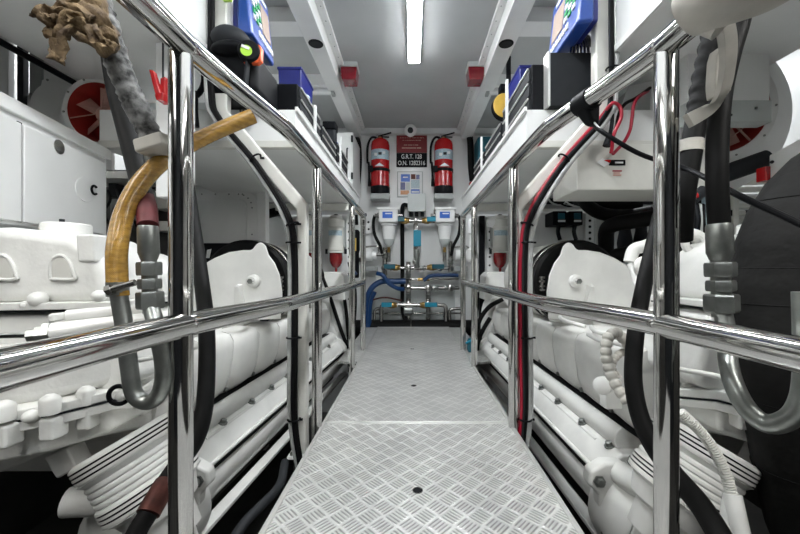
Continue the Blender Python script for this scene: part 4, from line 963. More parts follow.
# gold extractor fans
def fan(c, ax, r, collar, lab, group=None):
    ax = V(ax).normalized(); t = thing('extractor_fan', lab, 'fan', V(c)-ax*.1)
    c = V(c)
    put('casing', MB().lathe(c-ax*.16, ax, [(0, r*1.0), (.12, r*1.06), (.155, r*1.10), (.16, r*1.16), (.168, r*1.16), (.168, r*1.0), (.10, r*.97), (.02, r*.94)], 48, caps=False), 'white', t)
    put('red_liner', MB().lathe(c-ax*.15, ax, [(0, .02), (.0, r*.93), (.10, r*.96), (.158, r*.99)], 48, caps=False), 'fanred', t)
    u, v = frame(ax)
    put('fan_hub', MB().lathe(c-ax*.06, ax, [(0, r*.30), (.03, r*.30), (.045, r*.2)], 24), 'fanpink', t)
    for i in range(5):
        a = 2*PI*i/5+.5; e = u*math.cos(a)+v*math.sin(a); g = -u*math.sin(a)+v*math.cos(a)
        q = [c-ax*.03+e*r*.26-g*r*.14, c-ax*.05+e*r*.26+g*r*.14, c-ax*.07+e*r*.88+g*r*.26, c-ax*.02+e*r*.88-g*r*.14]
        put('fan_blade', MB().prism(q, ax*.004), 'fanpink', t)
    for i in range(3):
        a = 2*PI*i/3+1.9; e = u*math.cos(a)+v*math.sin(a)
        put('guard_strut', MB().cyl(c-ax*.005+e*r*.15, c-ax*.0+e*r*.98, r*.022, 8), 'fanpink', t)
    for k in ((.45, .68) if collar else ()): put('guard_ring', MB().torus(c-ax*.003, ax, r*k, r*.012, 40, 6), 'fanpink', t)
    if collar:
        put('collar', MB().lathe(c-ax*.10, ax, [(0, collar), (.012, collar), (.092, r*1.15), (.094, r*1.10), (.0, r*1.05)], 56, caps=False), 'white', t)
        put('collar_seam', MB().torus(c-ax*.092, ax, collar*.93, .002, 56, 6), 'dgrey', t)
    for i in range(10):
        a = 2*PI*i/10; e = u*math.cos(a)+v*math.sin(a)
        put('rim_bolt', MB().lathe(c+ax*.007+e*r*1.11, ax, [(0, .005), (.004, .004)], 8), 'zinc', t)
    return t
fan(W(99, 113, 1.58), (.06, -1, -.12), .126, 0, 'round red bladed extractor fan in a white ring above the white control cabinet')
fan(W(720, 108, 1.50), (-.10, -.98, -.05), .186, .35, 'red bladed extractor fan in a wide white cone behind the right hoses')
q0, q1 = W(690, 122, 1.36), W(772, 100, 1.36)
t = thing('light_box', 'grey white boxed beam hiding the upper half of the right extractor fan', 'beam', (q0.x+.1, 1.36, q0.z))
put('box_face', MB().box((q0.x, 1.36, q0.z), (q1.x, 1.42, q1.z)), 'lgrey', t, bevel=.002)
put('upper_face', MB().box((q0.x, 1.37, q1.z), (q1.x, 1.41, 1.4195)), 'wall', t)
for px, py in ((756, 108), (731, 115)): put('rivet', MB().ball(W(px, py, 1.358), .005, n=8, m=6), 'dgrey', t)
# blank round cover on a white plate
q0, q1 = W(34, 108, 1.75), W(75, 60, 1.75)
t = thing('duct_plate', 'white square plate with a round blank cover left of the extractor fan', 'plate', (q0.x, 1.75, q0.z))
put('hull_mount', MB().box((-2.3, 1.775, 1.2), (q0.x+.1, 1.80, 1.3)), 'grey', t)
put('plate', MB().box((q0.x, 1.75, q0.z-.3), (-1.455, 1.77, 2.139)), 'white', t, bevel=.003)
c = W(58, 108, 1.75)
put('round_cover', MB().lathe(c+V((0, .002, 0)), (0, -1, 0), [(0, .15), (.010, .148), (.012, .125), (.02, .12)], 48), 'white', t)
for i in range(8):
    a = 2*PI*i/8+.3; put('cover_bolt', MB().lathe(c+V((.137*math.cos(a), -.008, .137*math.sin(a))), (0, -1, 0), [(0, .006), (.005, .005)], 8), 'zinc', t)
for k, (px0, px1, m_) in enumerate(((-40, 8, 'white'), (12, 18, 'dgrey'), (20, 33, 'grey'))):
    a, b = W(px0, 130, 1.70), W(px1, 40 if k == 0 else 62, 1.70); b.z = 2.139
    o = put('side_panel', MB().box((a.x, 1.70+.02*k, a.z-.1), (b.x, 1.73+.02*k, b.z)), m_, bevel=.004)
    tag(o, ('broad white hull panel at the far left edge', 'narrow grey batten between the hull panels on the left', 'grey upright panel beside the round blank cover')[k], 'panel')
o = put('dark_edge_line', MB().cyl((-1.462, .3, 1.409), (-1.462, 1.78, 1.409), .012, 12), 'black'); tag(o, 'thin black line along the outer lower edge of the left box girder', 'conduit')  # thin black rod drawing a dark line under the girder edge
# white duct hanging from girder with red hook
a, b = W(155.5, 134, 1.30), W(169, 34, 1.30)
o = put('wire_trunking', MB().box((a.x, 1.30, .86), (b.x+.06, 1.36, 1.4195)), 'white', bevel=.004); tag(o, 'white cable trunk hanging from the left girder behind the nearest handrail post', 'cable trunk')
t = thing('red_hook', 'red painted hook with two prongs hanging beside the white cable trunk', 'hook', W(155, 100, 1.2))
put('prong', MB().prism([W(148.5, 69, 1.22), W(153, 70, 1.22), W(160, 93, 1.22), W(156, 99, 1.22)], (0, .02, 0)), 'red', t, bevel=.003)
put('prong', MB().prism([W(160, 78, 1.24), (W(165, 76, 1.24)), W(165, 97, 1.24), W(159, 100, 1.24)], (0, .02, 0)), 'red', t, bevel=.003)
put('hook_base', MB().prism([W(154, 94, 1.22), W(163, 92, 1.22), W(163, 100, 1.22), W(156, 100, 1.22)], (0, .04, 0)), 'red', t, bevel=.003)
put('hanging_wire', MB().cyl(W(163, 78, 1.25), (W(163, 78, 1.25).x, 1.25, 1.419), .003, 6), 'dgrey', t)
# dark equipment behind the left hoses
t = thing('switch_rack', 'dark electrical rack in the shadow behind the left gearbox', 'rack', W(135, 230, 2.0))
a, b = W(106, 240, 2.1), W(166, 170, 2.1)
put('rack_back', MB().box((a.x, 2.1, -.5), (b.x+.1, 2.16, b.z)), 'dark', t)
put('rack_shelf', MB().box((a.x, 1.9, W(0, 183, 2.0).z), (b.x+.1, 2.1, W(0, 176, 2.0).z)), 'cream', t, bevel=.003)
for px, py, w_, h_, m_ in ((160, 200, 14, 18, 'cream'), (118, 210, 16, 22, 'grey'), (140, 214, 12, 20, 'lgrey'), (162, 226, 18, 10, 'cream'), (112, 190, 8, 14, 'dgrey')):
    q0, q1 = W(px-w_/2, py+h_/2, 2.0), W(px+w_/2, py-h_/2, 2.0)
    put('relay_box', MB().box((q0.x, 2.0, q0.z), (q1.x, 2.1, q1.z)), m_, t, bevel=.004)
for i in range(6):
    a = W(108+i*9, 190, 1.98); put('wire', MB().tube([a, a+V((.02, -.01, -.06)), a+V((-.02, 0, -.12)), a+V((.01, 0, -.2))], .007, 8, 6), ('rubber', 'dgrey', 'lgrey')[i % 3], t)
o = put('round_guard', MB().lathe(W(152, 290, 1.25), (0, -1, 0), [(0, .13), (.05, .128), (.09, .10), (.10, .04)], 36), 'engine'); tag(o, 'white domed cover of the left engine seen behind the steel U pipe', 'cover')
t = thing('wire_tray', 'black tray with bundled wires along the top of the left bulkhead', 'cable tray', W(225, 183, 2.36))
q0, q1 = W(150, 190, 2.33), W(252, 182, 2.33)
put('tray', MB().box((q0.x, 2.28, 1.165), (q1.x, 2.40, 1.175)), 'black', t)
random.seed(11)
for i in range(9):
    z = 1.185+.008*(i % 3); y = 2.30+.01*(i//3)
    put('wire', MB().tube([(q0.x+.05+.08*k, y+.01*random.uniform(-1, 1), z+.018*random.random()) for k in range(8)]+[(q1.x-.02*i, y, 1.185)], .007, 6, 5), ('rubber', 'dgrey', 'lgrey')[i % 3], t)
q = W(206, 160, 2.2)
t = thing('switch_box', 'dark green relay box with wires above the left hatch', 'relay box', W(205, 172, 2.25))
put('relay_body', MB().obox(W(205, 160, 2.25), (1, 0, -.45), .10, .10, .07), 'dgrey', t, bevel=.006)
put('relay_face', MB().obox(W(209, 157, 2.19), (1, 0, -.45), .07, .01, .05), 'teal', t)
put('relay_wire', MB().tube([W(210, 163, 2.24), W(218, 164, 2.24), W(219, 172, 2.24), W(214, 178, 2.24), W(220, 183, 2.3)], .012, 8, 6), 'rubber', t)
t = thing('cable_box', 'black box with a thick black hose bend right of the left hatch', 'box', W(273, 215, 2.7))
q0, q1 = W(265, 214, 2.75), W(282, 197, 2.75)
put('box_body', MB().box((q0.x, 2.75, q0.z), (q1.x, 2.88, q1.z)), 'black', t, bevel=.005)
put('hose_bend', MB().tube([W(276, 212, 2.74), W(266, 215, 2.74), W(261, 222, 2.74), W(261, 245, 2.74)], .034, 14, 6), 'rubber', t)
put('mount', MB().box((q0.x+.03, 2.88, q0.z), (q1.x-.03, 3.02, q1.z)), 'grey', t)
x = W(263, 0, 2.7).x
t = thing('perforated_strut', 'white perforated strut beside the black box, right of the left hatch', 'strut', (x, 2.62, .3))
put('channel', MB().box((x-.025, 2.6, -.5), (x+.035, 2.63, 1.1)), 'white', t, bevel=.002)
for i in range(12): put('slot', MB().cyl((x+.005, 2.599, .42+i*.055), (x+.005, 2.602, .42+i*.055), .011, 10), 'dgrey', t)
t = thing('battery_box', 'black box with a white emblem low in front of the left hatch', 'box', W(215, 258, 2.0))
q0, q1 = W(203, 262, 2.1), W(245, 243, 2.1)
put('box_body', MB().box((q0.x, 2.1, q0.z-.2), (q1.x, 2.3, q1.z)), 'black', t, bevel=.006)
put('emblem', MB().prism([W(206, 258, 2.095), W(209, 258, 2.095), W(211, 249, 2.095), W(207, 250, 2.095)], (0, .006, 0)), 'lab', t)

# ================================================================ HULL SIDE EQUIPMENT, RIGHT
q0, q1 = W(577, 190, 1.45), W(720, 150, 1.45)
t = thing('battery_charger', 'wide cream electrical box with black and red stickers under the right shelf', 'electrical box', (q0.x+.3, 1.5, q0.z))
put('box_body', MB().box((q0.x, 1.45, q0.z), (q1.x, 1.70, 1.104)), 'cream', t, bevel=.006)
a, b = W(609, 165.5, 1.449), W(625, 160, 1.449)
lb = put('black_label', MB().box((a.x, 1.446, a.z), (b.x, 1.45, b.z)), 'black', t)
a, b = W(615, 163.4, 1.446), W(623, 161.8, 1.446); put('label_print', MB().box((a.x, 1.4445, a.z), (b.x, 1.4465, b.z)), 'lab', lb)
for i, (x0, x1) in enumerate(((613, 622), (614, 620), (613.5, 621.5))):
    a, b = W(x0, 171.4+i*2.1, 1.446), W(x1, 170.2+i*2.1, 1.446)
    put('red_print', MB().box((a.x, 1.4465, a.z), (b.x, 1.45, b.z)), 'wire_red' if i == 0 else 'fanpink', t)
t = thing('info_tag', 'small white and red paper tag above the cream electrical box', 'tag', W(604, 165, 1.44))
put('tag_sheet', MB().prism([W(597, 162, 1.44), W(603, 158, 1.44), W(610, 163, 1.44), (W(604, 167, 1.44))], (0, .002, 0)), 'lab', t)
put('tag_mark', MB().prism([W(604, 160, 1.438), W(611, 159.5, 1.438), W(610, 163, 1.438)], (0, .002, 0)), 'red', t)
t = thing('cable_tray', 'tray of looped wires under the cream electrical box on the right', 'cable tray', W(590, 205, 2.3))
q0, q1 = W(541, 208, 2.52), W(600, 198, 2.52)
put('tray', MB().box((q0.x, 2.46, q0.z), (1.85, 2.549, q1.z)), 'grey', t, bevel=.003)
put('tray_slot', MB().box((q0.x+.01, 2.453, q0.z+.015), (1.8, 2.461, q1.z-.015)), 'black', t)
random.seed(5)
for i in range(16):
    px = 546+i*8; a = W(px, 196-random.random()*6, 2.2); L_ = .03+.05*random.random()
    put('loop_wire', MB().tube([a, a+V((L_*.3, -.03, -L_)), a+V((L_*1.4, -.02, -L_*1.2)), a+V((L_*2.2, 0, -L_*.2))], .005, 6, 6), ('lgrey', 'rubber', 'lab', 'dgrey')[i % 4], t)
for k, px in enumerate((560, 576)):
    Y = 2.4; q0, q1 = W(px-7, 225, Y), W(px+7, 211, Y)
    t = thing('breaker_box', 'small dark breaker with a teal window on the right bulkhead, %s of the pair' % ('left' if k == 0 else 'right'), 'breaker', (q0.x, Y, q0.z))
    put('breaker_body', MB().box((q0.x, Y, q0.z), (q1.x, Y+.148, q1.z)), 'black', t, bevel=.006)
    a, b = W(px-2, 219, Y-.003), W(px+5, 213, Y-.003)
    put('teal_window', MB().box((a.x, Y-.006, a.z), (b.x, Y+.001, b.z)), 'teal', t, bevel=.002)
    a, b = W(px-2, 222, Y), W(px+5, 220, Y); put('white_tab', MB().box((a.x, Y-.006, a.z), (b.x, Y+.001, b.z)), 'lab', t)
    put('lead', MB().tube([W(px-1, 225, Y+.02), W(px-2, 232, Y+.02), W(px, 240, Y+.02)], .014, 8, 5), 'black', t)
x = W(595, 0, 2.45).x
t = thing('perforated_strut', 'white perforated strut on the right bulkhead beside the breakers', 'strut', (x, 2.5, .3))
put('channel', MB().box((x-.03, 2.52, -.3), (x+.03, 2.549, .99)), 'white', t, bevel=.002)
for i in range(10): put('slot', MB().cyl((x, 2.519, .56+i*.042), (x, 2.522, .56+i*.042), .010, 10), 'dgrey', t)
# black lagged pipes
t = thing('lagged_pipes', 'black lagged pipe loop rising from behind the right engine', 'pipework', W(630, 260, 1.9))
put('pipe_loop', MB().tube([W(700, 205, 1.75), W(672, 213, 1.75), W(640, 220, 1.75), W(616, 224, 1.8), W(607, 230, 1.85), (W(606, 245, 1.9)), W(606, 262, 1.95)], .038, 18, 8), 'rubber', t)
put('lower_pipe', MB().tube([W(597, 262, 1.95), W(612, 257, 1.9), W(640, 252, 1.85), W(672, 248, 1.8), W(700, 240, 1.8)], .040, 18, 8), 'rubber', t)
put('cross_hose', MB().tube([W(580, 188, 2.0), W(585, 202, 2.0), W(600, 213, 2.0), W(625, 216, 2.0), W(650, 212, 2.0)], .036, 16, 8), 'rubber', t)
put('cross_hose', MB().tube([W(588, 188, 2.05), W(596, 200, 2.05), W(612, 205, 2.05), W(640, 204, 2.05)], .03, 16, 8), 'rubber', t)
for px, w_ in ((625, 11), (641, 10), (655, 10)):
    q0, q1 = W(px-w_/2, 252, 2.0), W(px+w_/2, 222, 2.0)
    put('branch', MB().lathe(W(px, 252, 1.98), (0, 0, 1), [(0, .035), (.05, .04), (.12, .028), (.18, .028)], 16), 'dgrey', t)
o = put('back_panel', MB().box((W(596, 0, 2.3).x, 2.3, -.1), (W(725, 0, 2.3).x, 2.33, W(0, 205, 2.3).z)), 'lgrey'); tag(o, 'light grey panel behind the black lagged pipes on the right', 'panel')
# grey box
q0, q1 = W(637, 135, 1.55), W(692, 77, 1.55)
t = thing('terminal_box', 'grey terminal box with an open lid under the right girder', 'terminal box', (q0.x+.1, 1.6, q0.z))
put('box_body', MB().box((q0.x+.02, 1.60, q0.z), (q1.x, 1.75, 1.4195)), 'grey', t, bevel=.005)
put('open_lid', MB().prism([W(637, 132, 1.52), W(657, 121, 1.58), W(657, 82, 1.58), W(637, 96, 1.52)], (.008, .01, 0)), 'lgrey', t, bevel=.002)
put('box_front', MB().box((q0.x+.05, 1.592, q0.z+.02), (q1.x-.02, 1.601, 1.39)), 'lgrey', t, bevel=.003)
# loose red and black wires
for k, (pts, m_, lab) in enumerate((
    ([W(606, 110, 1.35), W(613, 103, 1.33), (W(620, 107, 1.33)), W(621, 118, 1.33), W(614, 134, 1.33), W(612, 148, 1.35), W(611, 153, 1.36)], 'wire_red', 'red wire looping beside the right pillar'),
    ([W(648, 91, 1.5), W(640, 96, 1.46), W(634, 104, 1.44), W(632, 118, 1.44), W(630, 130, 1.44), W(624, 142, 1.42), W(613, 154, 1.4)], 'wire_red', 'red wire hanging from the grey terminal box'),
    ([W(650, 88, 1.5), W(636, 98, 1.46), W(625, 104, 1.44), W(619, 114, 1.42), W(615, 132, 1.4), W(609, 144, 1.38)], 'rubber', 'black wire arching from the grey terminal box'))):
    hose(lab, pts, .0065, m_, 'wire', 'wire', 10)
t = thing('cable_plug', 'black cable plug hanging beside the loose wires on the right', 'plug', W(608, 146, 1.36))
put('plug_body', MB().cyl(W(607, 146, 1.36), W(610, 134, 1.36), .016, 12, .011), 'black', t)
put('plug_lead', MB().tube([W(610, 134, 1.36), W(612, 122, 1.36), W(612, 108, 1.37), W(609, 95, 1.38)], .007, 8, 6), 'black', t)
# strap pouch on the right handrail
def rp(Y): return None
t = thing('rail_pouch', 'black strap wrapped round the right top rail holding the end of a cable', 'strap', W(583, 124, .93))
cR = W(585, 95, .90)
put('wrap', MB().lathe((.424, .835, 1.0), (-.19, 1, 0), [(0, .0235), (.003, .0265), (.052, .0265), (.055, .0235)], 24), 'black', t)
put('hanging_flap', MB().hexa([V((.425, .845, .945)), V((.445, .845, .94)), V((.442, .875, .94)), V((.422, .875, .945)), V((.396, .84, .995)), V((.444, .84, .995)), V((.438, .885, .995)), V((.390, .885, .995))]), 'black', t, bevel=.008)
hose('thin black cable with a pale stripe slung across the right side from the rail strap', [V((.436, .86, .945)), W(604, 133, .80), W(640, 154, .78), W(680, 167, .77), W(700, 175, .72), W(740, 196, .60), W(800, 224, .52), W(850, 250, .48)], .0052, 'black', 'cable', 'cable', 10)
hose('pale wire following the slung black cable on the right', [V((.434, .857, .951)), W(604, 131.6, .80), W(640, 152.4, .78), W(680, 165.6, .77)], .0022, 'lab', 'wire', 'wire', 8)
# blue grey pipe, cream pipes and louvre block
o = hose('blue grey pipe running under the right extractor fan', [W(690, 186, 1.5), W(730, 172, 1.45), W(767, 159, 1.42)], .036, 'dgrey', 'pipe', 'pipe', 20)
hose('upper cream pipe behind the big black drum', [W(690, 184, 1.7), W(730, 182, 1.7), W(775, 181, 1.7)], .018, 'cream', 'pipe', 'pipe')
hose('lower cream pipe behind the big black drum', [W(690, 192, 1.7), W(730, 190, 1.7), W(775, 189, 1.7)], .014, 'cream', 'pipe', 'pipe')
t = thing('louvre_block', 'white ribbed louvre block behind the big black drum', 'grille', W(745, 225, 1.6))
q0, q1 = W(722, 250, 1.65), W(778, 194, 1.65)
put('block', MB().box((q0.x, 1.65, q0.z), (q1.x, 1.72, q1.z)), 'white', t)
for i in range(7):
    z = q0.z+.02+i*.034; put('louvre', MB().box((q0.x, 1.635, z), (q1.x, 1.65, z+.022)), 'cream', t, bevel=.003)
put('upright', MB().box((W(734, 0, 1.62).x, 1.62, q0.z), (W(739, 0, 1.62).x, 1.65, q1.z)), 'cream', t)
for px in (726, 747):
    a, b = W(px, 216, 1.63), W(px+6, 210, 1.63); put('dark_slot', MB().box((a.x, 1.628, a.z), (b.x, 1.64, b.z)), 'black', t)
t = thing('control_cabinet', 'white angled cabinet at the right edge behind the big black drum', 'cabinet', (1.4, 1.3, -.2))
a = [W(769, 225, 1.35), W(769, 155, 1.35)]
put('cabinet_body', MB().hexa([V((a[0].x, 1.35, .62)), V((1.10, .75, .62)), V((1.6, .75, .62)), V((2.3, 1.35, .62)), V((a[0].x, 1.35, a[1].z)), V((1.10, .75, a[1].z)), V((1.6, .75, a[1].z)), V((2.3, 1.35, a[1].z))]), 'white', t, bevel=.006)
for px, py in ((772, 162), (777, 178)): put('rivet', MB().ball(W(px, py, 1.28), .006, n=8, m=6), 'dgrey', t)
put('red_catch', MB().box(W(766, 180, 1.34), W(769, 169, 1.38)), 'red', t, bevel=.003)
t = thing('sensor_cluster', 'dark sensors with a red cap and wires between the two right hoses', 'sensors', W(697, 235, 1.3))
put('sensor', MB().cyl(W(692, 200, 1.3), W(704, 190, 1.3), .02, 12), 'dgrey', t)
put('red_cap', MB().cyl(W(692, 197, 1.28), W(696, 195, 1.28), .012, 12), 'red', t)
put('pale_bracket', MB().prism([W(706, 240, 1.3), W(710, 240, 1.3), W(710, 188, 1.3), W(706, 190, 1.3)], (0, .02, 0)), 'palelab', t)
for i in range(5): put('sensor_wire', MB().tube([W(690+i*3, 205, 1.3), W(694+i*2, 220, 1.28), W(688+i*4, 236, 1.3)], .010, 8, 5), ('black', 'dgrey', 'black', 'lgrey', 'black')[i], t)

# ================================================================ BIG BLACK DRUM, RIGHT
YB = .80
t = thing('rubber_bellows', 'huge black rubber bellows bulging into the right edge of the view', 'bellows', W(905, 560, YB))
xc = W(905, 0, YB).x; S = YB/F
def flat(mb): return mb.map(lambda q: V((q.x, YB+(q.y-YB)*.45, q.z)))
pf = []
for py, px in ((640, 830), (570, 790), (534, 776), (500, 768), (440, 757), (380, 742), (330, 734), (285, 737), (245, 745), (210, 758), (180, 776), (155, 800), (135, 830), (125, 870)):
    pf.append((CH+(CY-py)*S, (905-px)*S))
z0 = pf[0][0]
rib = []
for i in range(len(pf)-1):
    for k in range(6):
        f = k/6; rib.append((pf[i][0]*(1-f)+pf[i+1][0]*f, pf[i][1]*(1-f)+pf[i+1][1]*f))
rib.append(pf[-1])
put('rubber_body', flat(MB().lathe((xc, YB, 0), (0, 0, 1), rib, 72)), 'bigrubber', t, ang=60)
for py in (200, 232, 268, 303, 345, 400, 470):
    z = CH+(CY-py)*S
    r_ = next(r for zz, r in rib if zz >= z)
    put('moulded_seam', flat(MB().torus((xc, YB, z), (0, 0, 1), r_+.0005, .0016, 96, 6)), 'rubber', t)
put('steel_neck', MB().cyl((xc, YB, pf[-1][0]-.01), (xc, YB, 1.42), .07, 32), 'rubber', t)
put('support', MB().cyl((xc, YB, -.6), (xc, YB, z0+.02), .08, 24), 'dark', t)

# ================================================================ NEAR HOSES AND FITTINGS
def fitting(parent, top, d, r, m='zinc'):
    d = V(d).normalized(); top = V(top)
    put('ferrule', MB().lathe(top, d, [(0, r*1.0), (.004, r*1.08), (.048, r*1.1), (.052, r*1.0), (.060, r*.85)], 24), m, parent, ang=30)
    for a, n, rr, h in ((.064, 6, 1.30, .024), (.094, 6, 1.22, .018), (.117, 6, 1.42, .030)):
        put('hex_nut', MB().lathe(top+d*a, d, [(0, r*rr*.93), (.003, r*rr), (h-.003, r*rr), (h, r*rr*.93)], n), m, parent, ang=25)
    put('nipple', MB().cyl(top+d*.055, top+d*.155, r*.8, 20), m, parent)
    return top+d*.15
YN = .62
# left
t = thing('hydraulic_hose', 'black hydraulic hose in a faded red sleeve ending in steel nuts on the left', 'hose', W(150, 300, YN))
put('hose', MB().tube([W(92, -40, .90), W(106, 30, .87), W(115, 85, .82), (W(128, 135, .77)), W(138, 175, .72), W(146, 205, .67), W(148, 226, .645)], .0185, 20, 8, rf=lambda f: .0185-.0045*max(0, f-.5)*2), 'rubber', t)
put('red_sleeve', MB().tube([W(135, 165, .735), W(142, 190, .70), W(146.5, 207, .665), W(148, 226, .645)], .0166, 20, 8), 'sleeve', t)
e = fitting(t, W(148, 226, .64), (.03, 0, -1), .0152)
t = thing('steel_u_pipe', 'bent steel U pipe joining the amber hose and the hydraulic fitting on the left', 'pipe', W(145, 400, YN))
put('u_bend', MB().tube([e+V((0, 0, .01)), W(157, 330, YN), W(163, 360, YN), W(163, 382, YN), W(157, 397, YN), W(146, 402, YN), W(134, 393, YN), W(129, 365, YN), W(124, 325, YN), W(119, 295, YN)], .0132, 20, 8), 'zinc', t)
t = thing('amber_hose', 'amber braided hose with a free end arching up from the steel U pipe', 'hose', W(118, 295, YN))
put('hose', MB().tube([W(118.5, 296, YN), W(117, 272, YN), W(117.5, 245, YN), W(124, 215, .64), W(138, 187, .66), W(160, 163, .69), W(185, 147, .73), W(215, 132, .77), W(253, 116, .80)], .0160, 24, 10), 'yhose', t)
put('hose_bore', MB().lathe(W(253, 116, .80)-V((.003, 0, .001)), W(253, 116, .80)-W(236, 123, .785), [(0, .0125), (.004, .012)], 20), 'dgrey', t)
c = W(118, 289, YN)
cl = put('hose_clamp', MB().lathe(c-V((0, 0, .012)), (-.03, 0, 1), [(0, .0165), (.024, .0165)], 24), 'zinc', t)
put('clamp_bolt', MB().cyl(c+V((.006, -.022, .0)), c+V((.042, -.016, .012)), .0055, 12).cyl(c+V((.0, -.022, -.002)), c+V((.008, -.021, .001)), .009, 6), 'pipe', cl)
# mottled wrapped pipe
t = thing('wrapped_pipe', 'pipe wrapped in crinkled grey and black foil hanging down at the upper left', 'pipe', W(160, 150, .7))
random.seed(21)
rr = [random.uniform(.9, 1.12) for _ in range(60)]
put('foil_wrap', MB().tube([W(86, -40, .62), W(97, 0, .62), W(108, 35, .63), W(122, 75, .64), W(138, 110, .655), W(155, 145, .67)], .020, 20, 11, rf=lambda f: .0205*rr[int(f*55)]*(1.05-.15*f)), 'wrap', t, ang=60)
for f in (.35, .55, .75): pass
c = W(158, 146, .67)
put('pale_bracket', MB().obox(c, (1, -.1, .25), .058, .05, .026), 'dirty', t, bevel=.005)
put('bracket_bolt', MB().cyl(c+V((.028, -.005, .006)), c+V((.034, -.005, .007)), .007, 12), 'dgrey', t)
# rag
t = thing('cloth_rag', 'brown cloth rag knotted round the wrapped pipe at the top left', 'rag', W(80, 50, .56))
random.seed(9)
from mathutils import noise as NZ
def crumple(c, rx, ry, rz, seed):
    mb = MB().ball(c, rx, ry, rz, 64, 44); c = V(c); o_ = V((seed*3.1, seed*1.7, 0))
    def f(q):
        d = q-c
        r1 = 1-abs(NZ.noise(V((d.x*38+d.z*14, d.y*30, d.z*16))+o_))*2.0
        r2 = 1-abs(NZ.noise(V((d.x*80, d.y*70, d.z*45+d.x*30))+o_*2))*2.0
        return c+d*(.72+.42*r1+.16*r2)
    return mb.map(f)
put('knot', crumple(W(90, 25, .59), .034, .026, .027, 1), 'rag', t)
put('knot_fold', crumple(W(104, 38, .59), .018, .018, .017, 3), 'rag', t)
put('knot_fold', crumple(W(92, 4, .60), .018, .018, .030, 5), 'rag', t)
def tail(pts, w0, w1, seed):
    random.seed(seed); p = catmull(pts, 6); mb = MB(); n = len(p)
    for i, q in enumerate(p):
        f = i/(n-1); w_ = w0*(1-f)+w1*f; d = (p[min(i+1, n-1)]-p[max(i-1, 0)]).normalized(); u = d.cross(V((0, 1, 0))).normalized()
        for k in range(7):
            g = k/6-.5; mb.v.append(q+u*w_*g*2+V((0, .008*math.sin(g*11+i*.35+seed), .003*math.sin(i*.9+g*6))))
    for i in range(n-1):
        for k in range(6): mb.f.append((i*7+k, i*7+k+1, i*7+8+k, i*7+7+k))
    return mb
for pts, a, b, sd in (([W(90, 24, .565), W(74, 17, .56), W(60, 12, .555), W(48, 14, .55), W(40, 20, .545)], .017, .012, 1), ([W(86, 20, .56), W(70, 22, .556), W(62, 34, .552), W(59, 46, .55), (W(56, 60, .545))], .012, .006, 2), ([W(76, 18, .57), W(60, 22, .565), W(53, 30, .56), W(52, 38, .555)], .014, .005, 3), ([W(88, 30, .56), W(98, 42, .56), W(108, 47, .565), (W(113, 44, .57))], .014, .009, 4), ([W(84, 4, .575), W(72, 2, .57), W(62, 6, .565)], .012, .008, 5)):
    o = put('cloth_tail', tail(pts, a, b, sd), 'rag', t, ang=80)
    sm = o.modifiers.new('solid', 'SOLIDIFY'); sm.thickness = .006; sm.offset = 0
# hydraulic cylinder left
t = thing('hydraulic_cylinder', 'white hydraulic cylinder with a steel rod lying across the left gearbox', 'actuator', W(90, 345, .66))
Ya = .70
put('barrel', MB().cyl(W(50, 333, Ya), W(178, 318, .78), .0195, 28), 'engine', t, bevel=.003)
put('upper_tube', MB().cyl(W(66, 316, .72), W(160, 308, .79), .012, 20), 'engine', t, bevel=.002)
put('port_block', MB().box(W(47, 322, .70), W(67, 312, .73)), 'engine', t, bevel=.004)
put('end_nut', MB().lathe(W(50, 333, Ya), W(34, 335, .69)-W(50, 333, Ya), [(-.004, .024), (.006, .024), (.008, .018), (.018, .018), (.02, .012), (.032, .012)], 6), 'zinc', t)
put('piston_rod', MB().cyl(W(36, 335, Ya), W(-60, 337, .66), .0052, 14), 'steel', t)
# eye bolt
t = thing('rod_end', 'black and white rod end under the steel U pipe on the left', 'rod end', W(120, 402, .8))
put('eye', MB().torus(W(119, 395, .80), (.2, -1, 0), .020, .005, 24, 8), 'black', t)
put('boss', MB().ball(W(121, 396, .79), .011), 'engine', t)
put('link_rod', MB().tube([W(124, 396, .79), W(138, 393, .80), W(152, 384, .84), W(165, 374, .9)], .008, 12, 6), 'engine', t)
hose('thin white pipe behind the left U pipe', [W(128, 362, .8), W(150, 358, .84), W(172, 352, .9), W(205, 346, 1.0)], .006, 'engine', 'pipe', 'pipe')
# black hoses low
t = hose('thick black hose with a corroded end dropping behind the nearest left handrail post', [W(178, 120, 1.12), W(184, 160, 1.12), W(192, 215, 1.08), W(200, 270, 1.0), W(206, 320, .92), W(207, 365, .88), W(204, 410, .84), W(195, 440, .80), W(180, 462, .76), W(165, 484, .72)], .019, 'rubber')
put('sleeve', MB().tube([W(166, 483, .72), W(156, 500, .69), W(148, 514, .67)], .021, 18, 6), 'copper', t)
put('black_tail', MB().tube([W(148, 514, .67), W(138, 530, .65), W(128, 552, .62)], .017, 16, 6), 'rubber', t)
hose('thick black hose crossing behind the mid rail left of the nearest right post', [W(660, 215, 1.05), W(652, 250, .99), W(643, 290, .93), (W(636, 330, .88)), W(633, 375, .85), W(638, 410, .82), W(650, 440, .78), W(672, 472, .72), W(700, 505, .66), W(725, 545, .60)], .0195, 'rubber')
hose('blue grey cable lying in the bilge beside the left walkway edge', [W(285, 462, 1.25), W(280, 485, 1.15), W(262, 505, 1.05), W(243, 525, .98), W(225, 555, .92)], .014, 'dgrey', 'cable', 'cable')
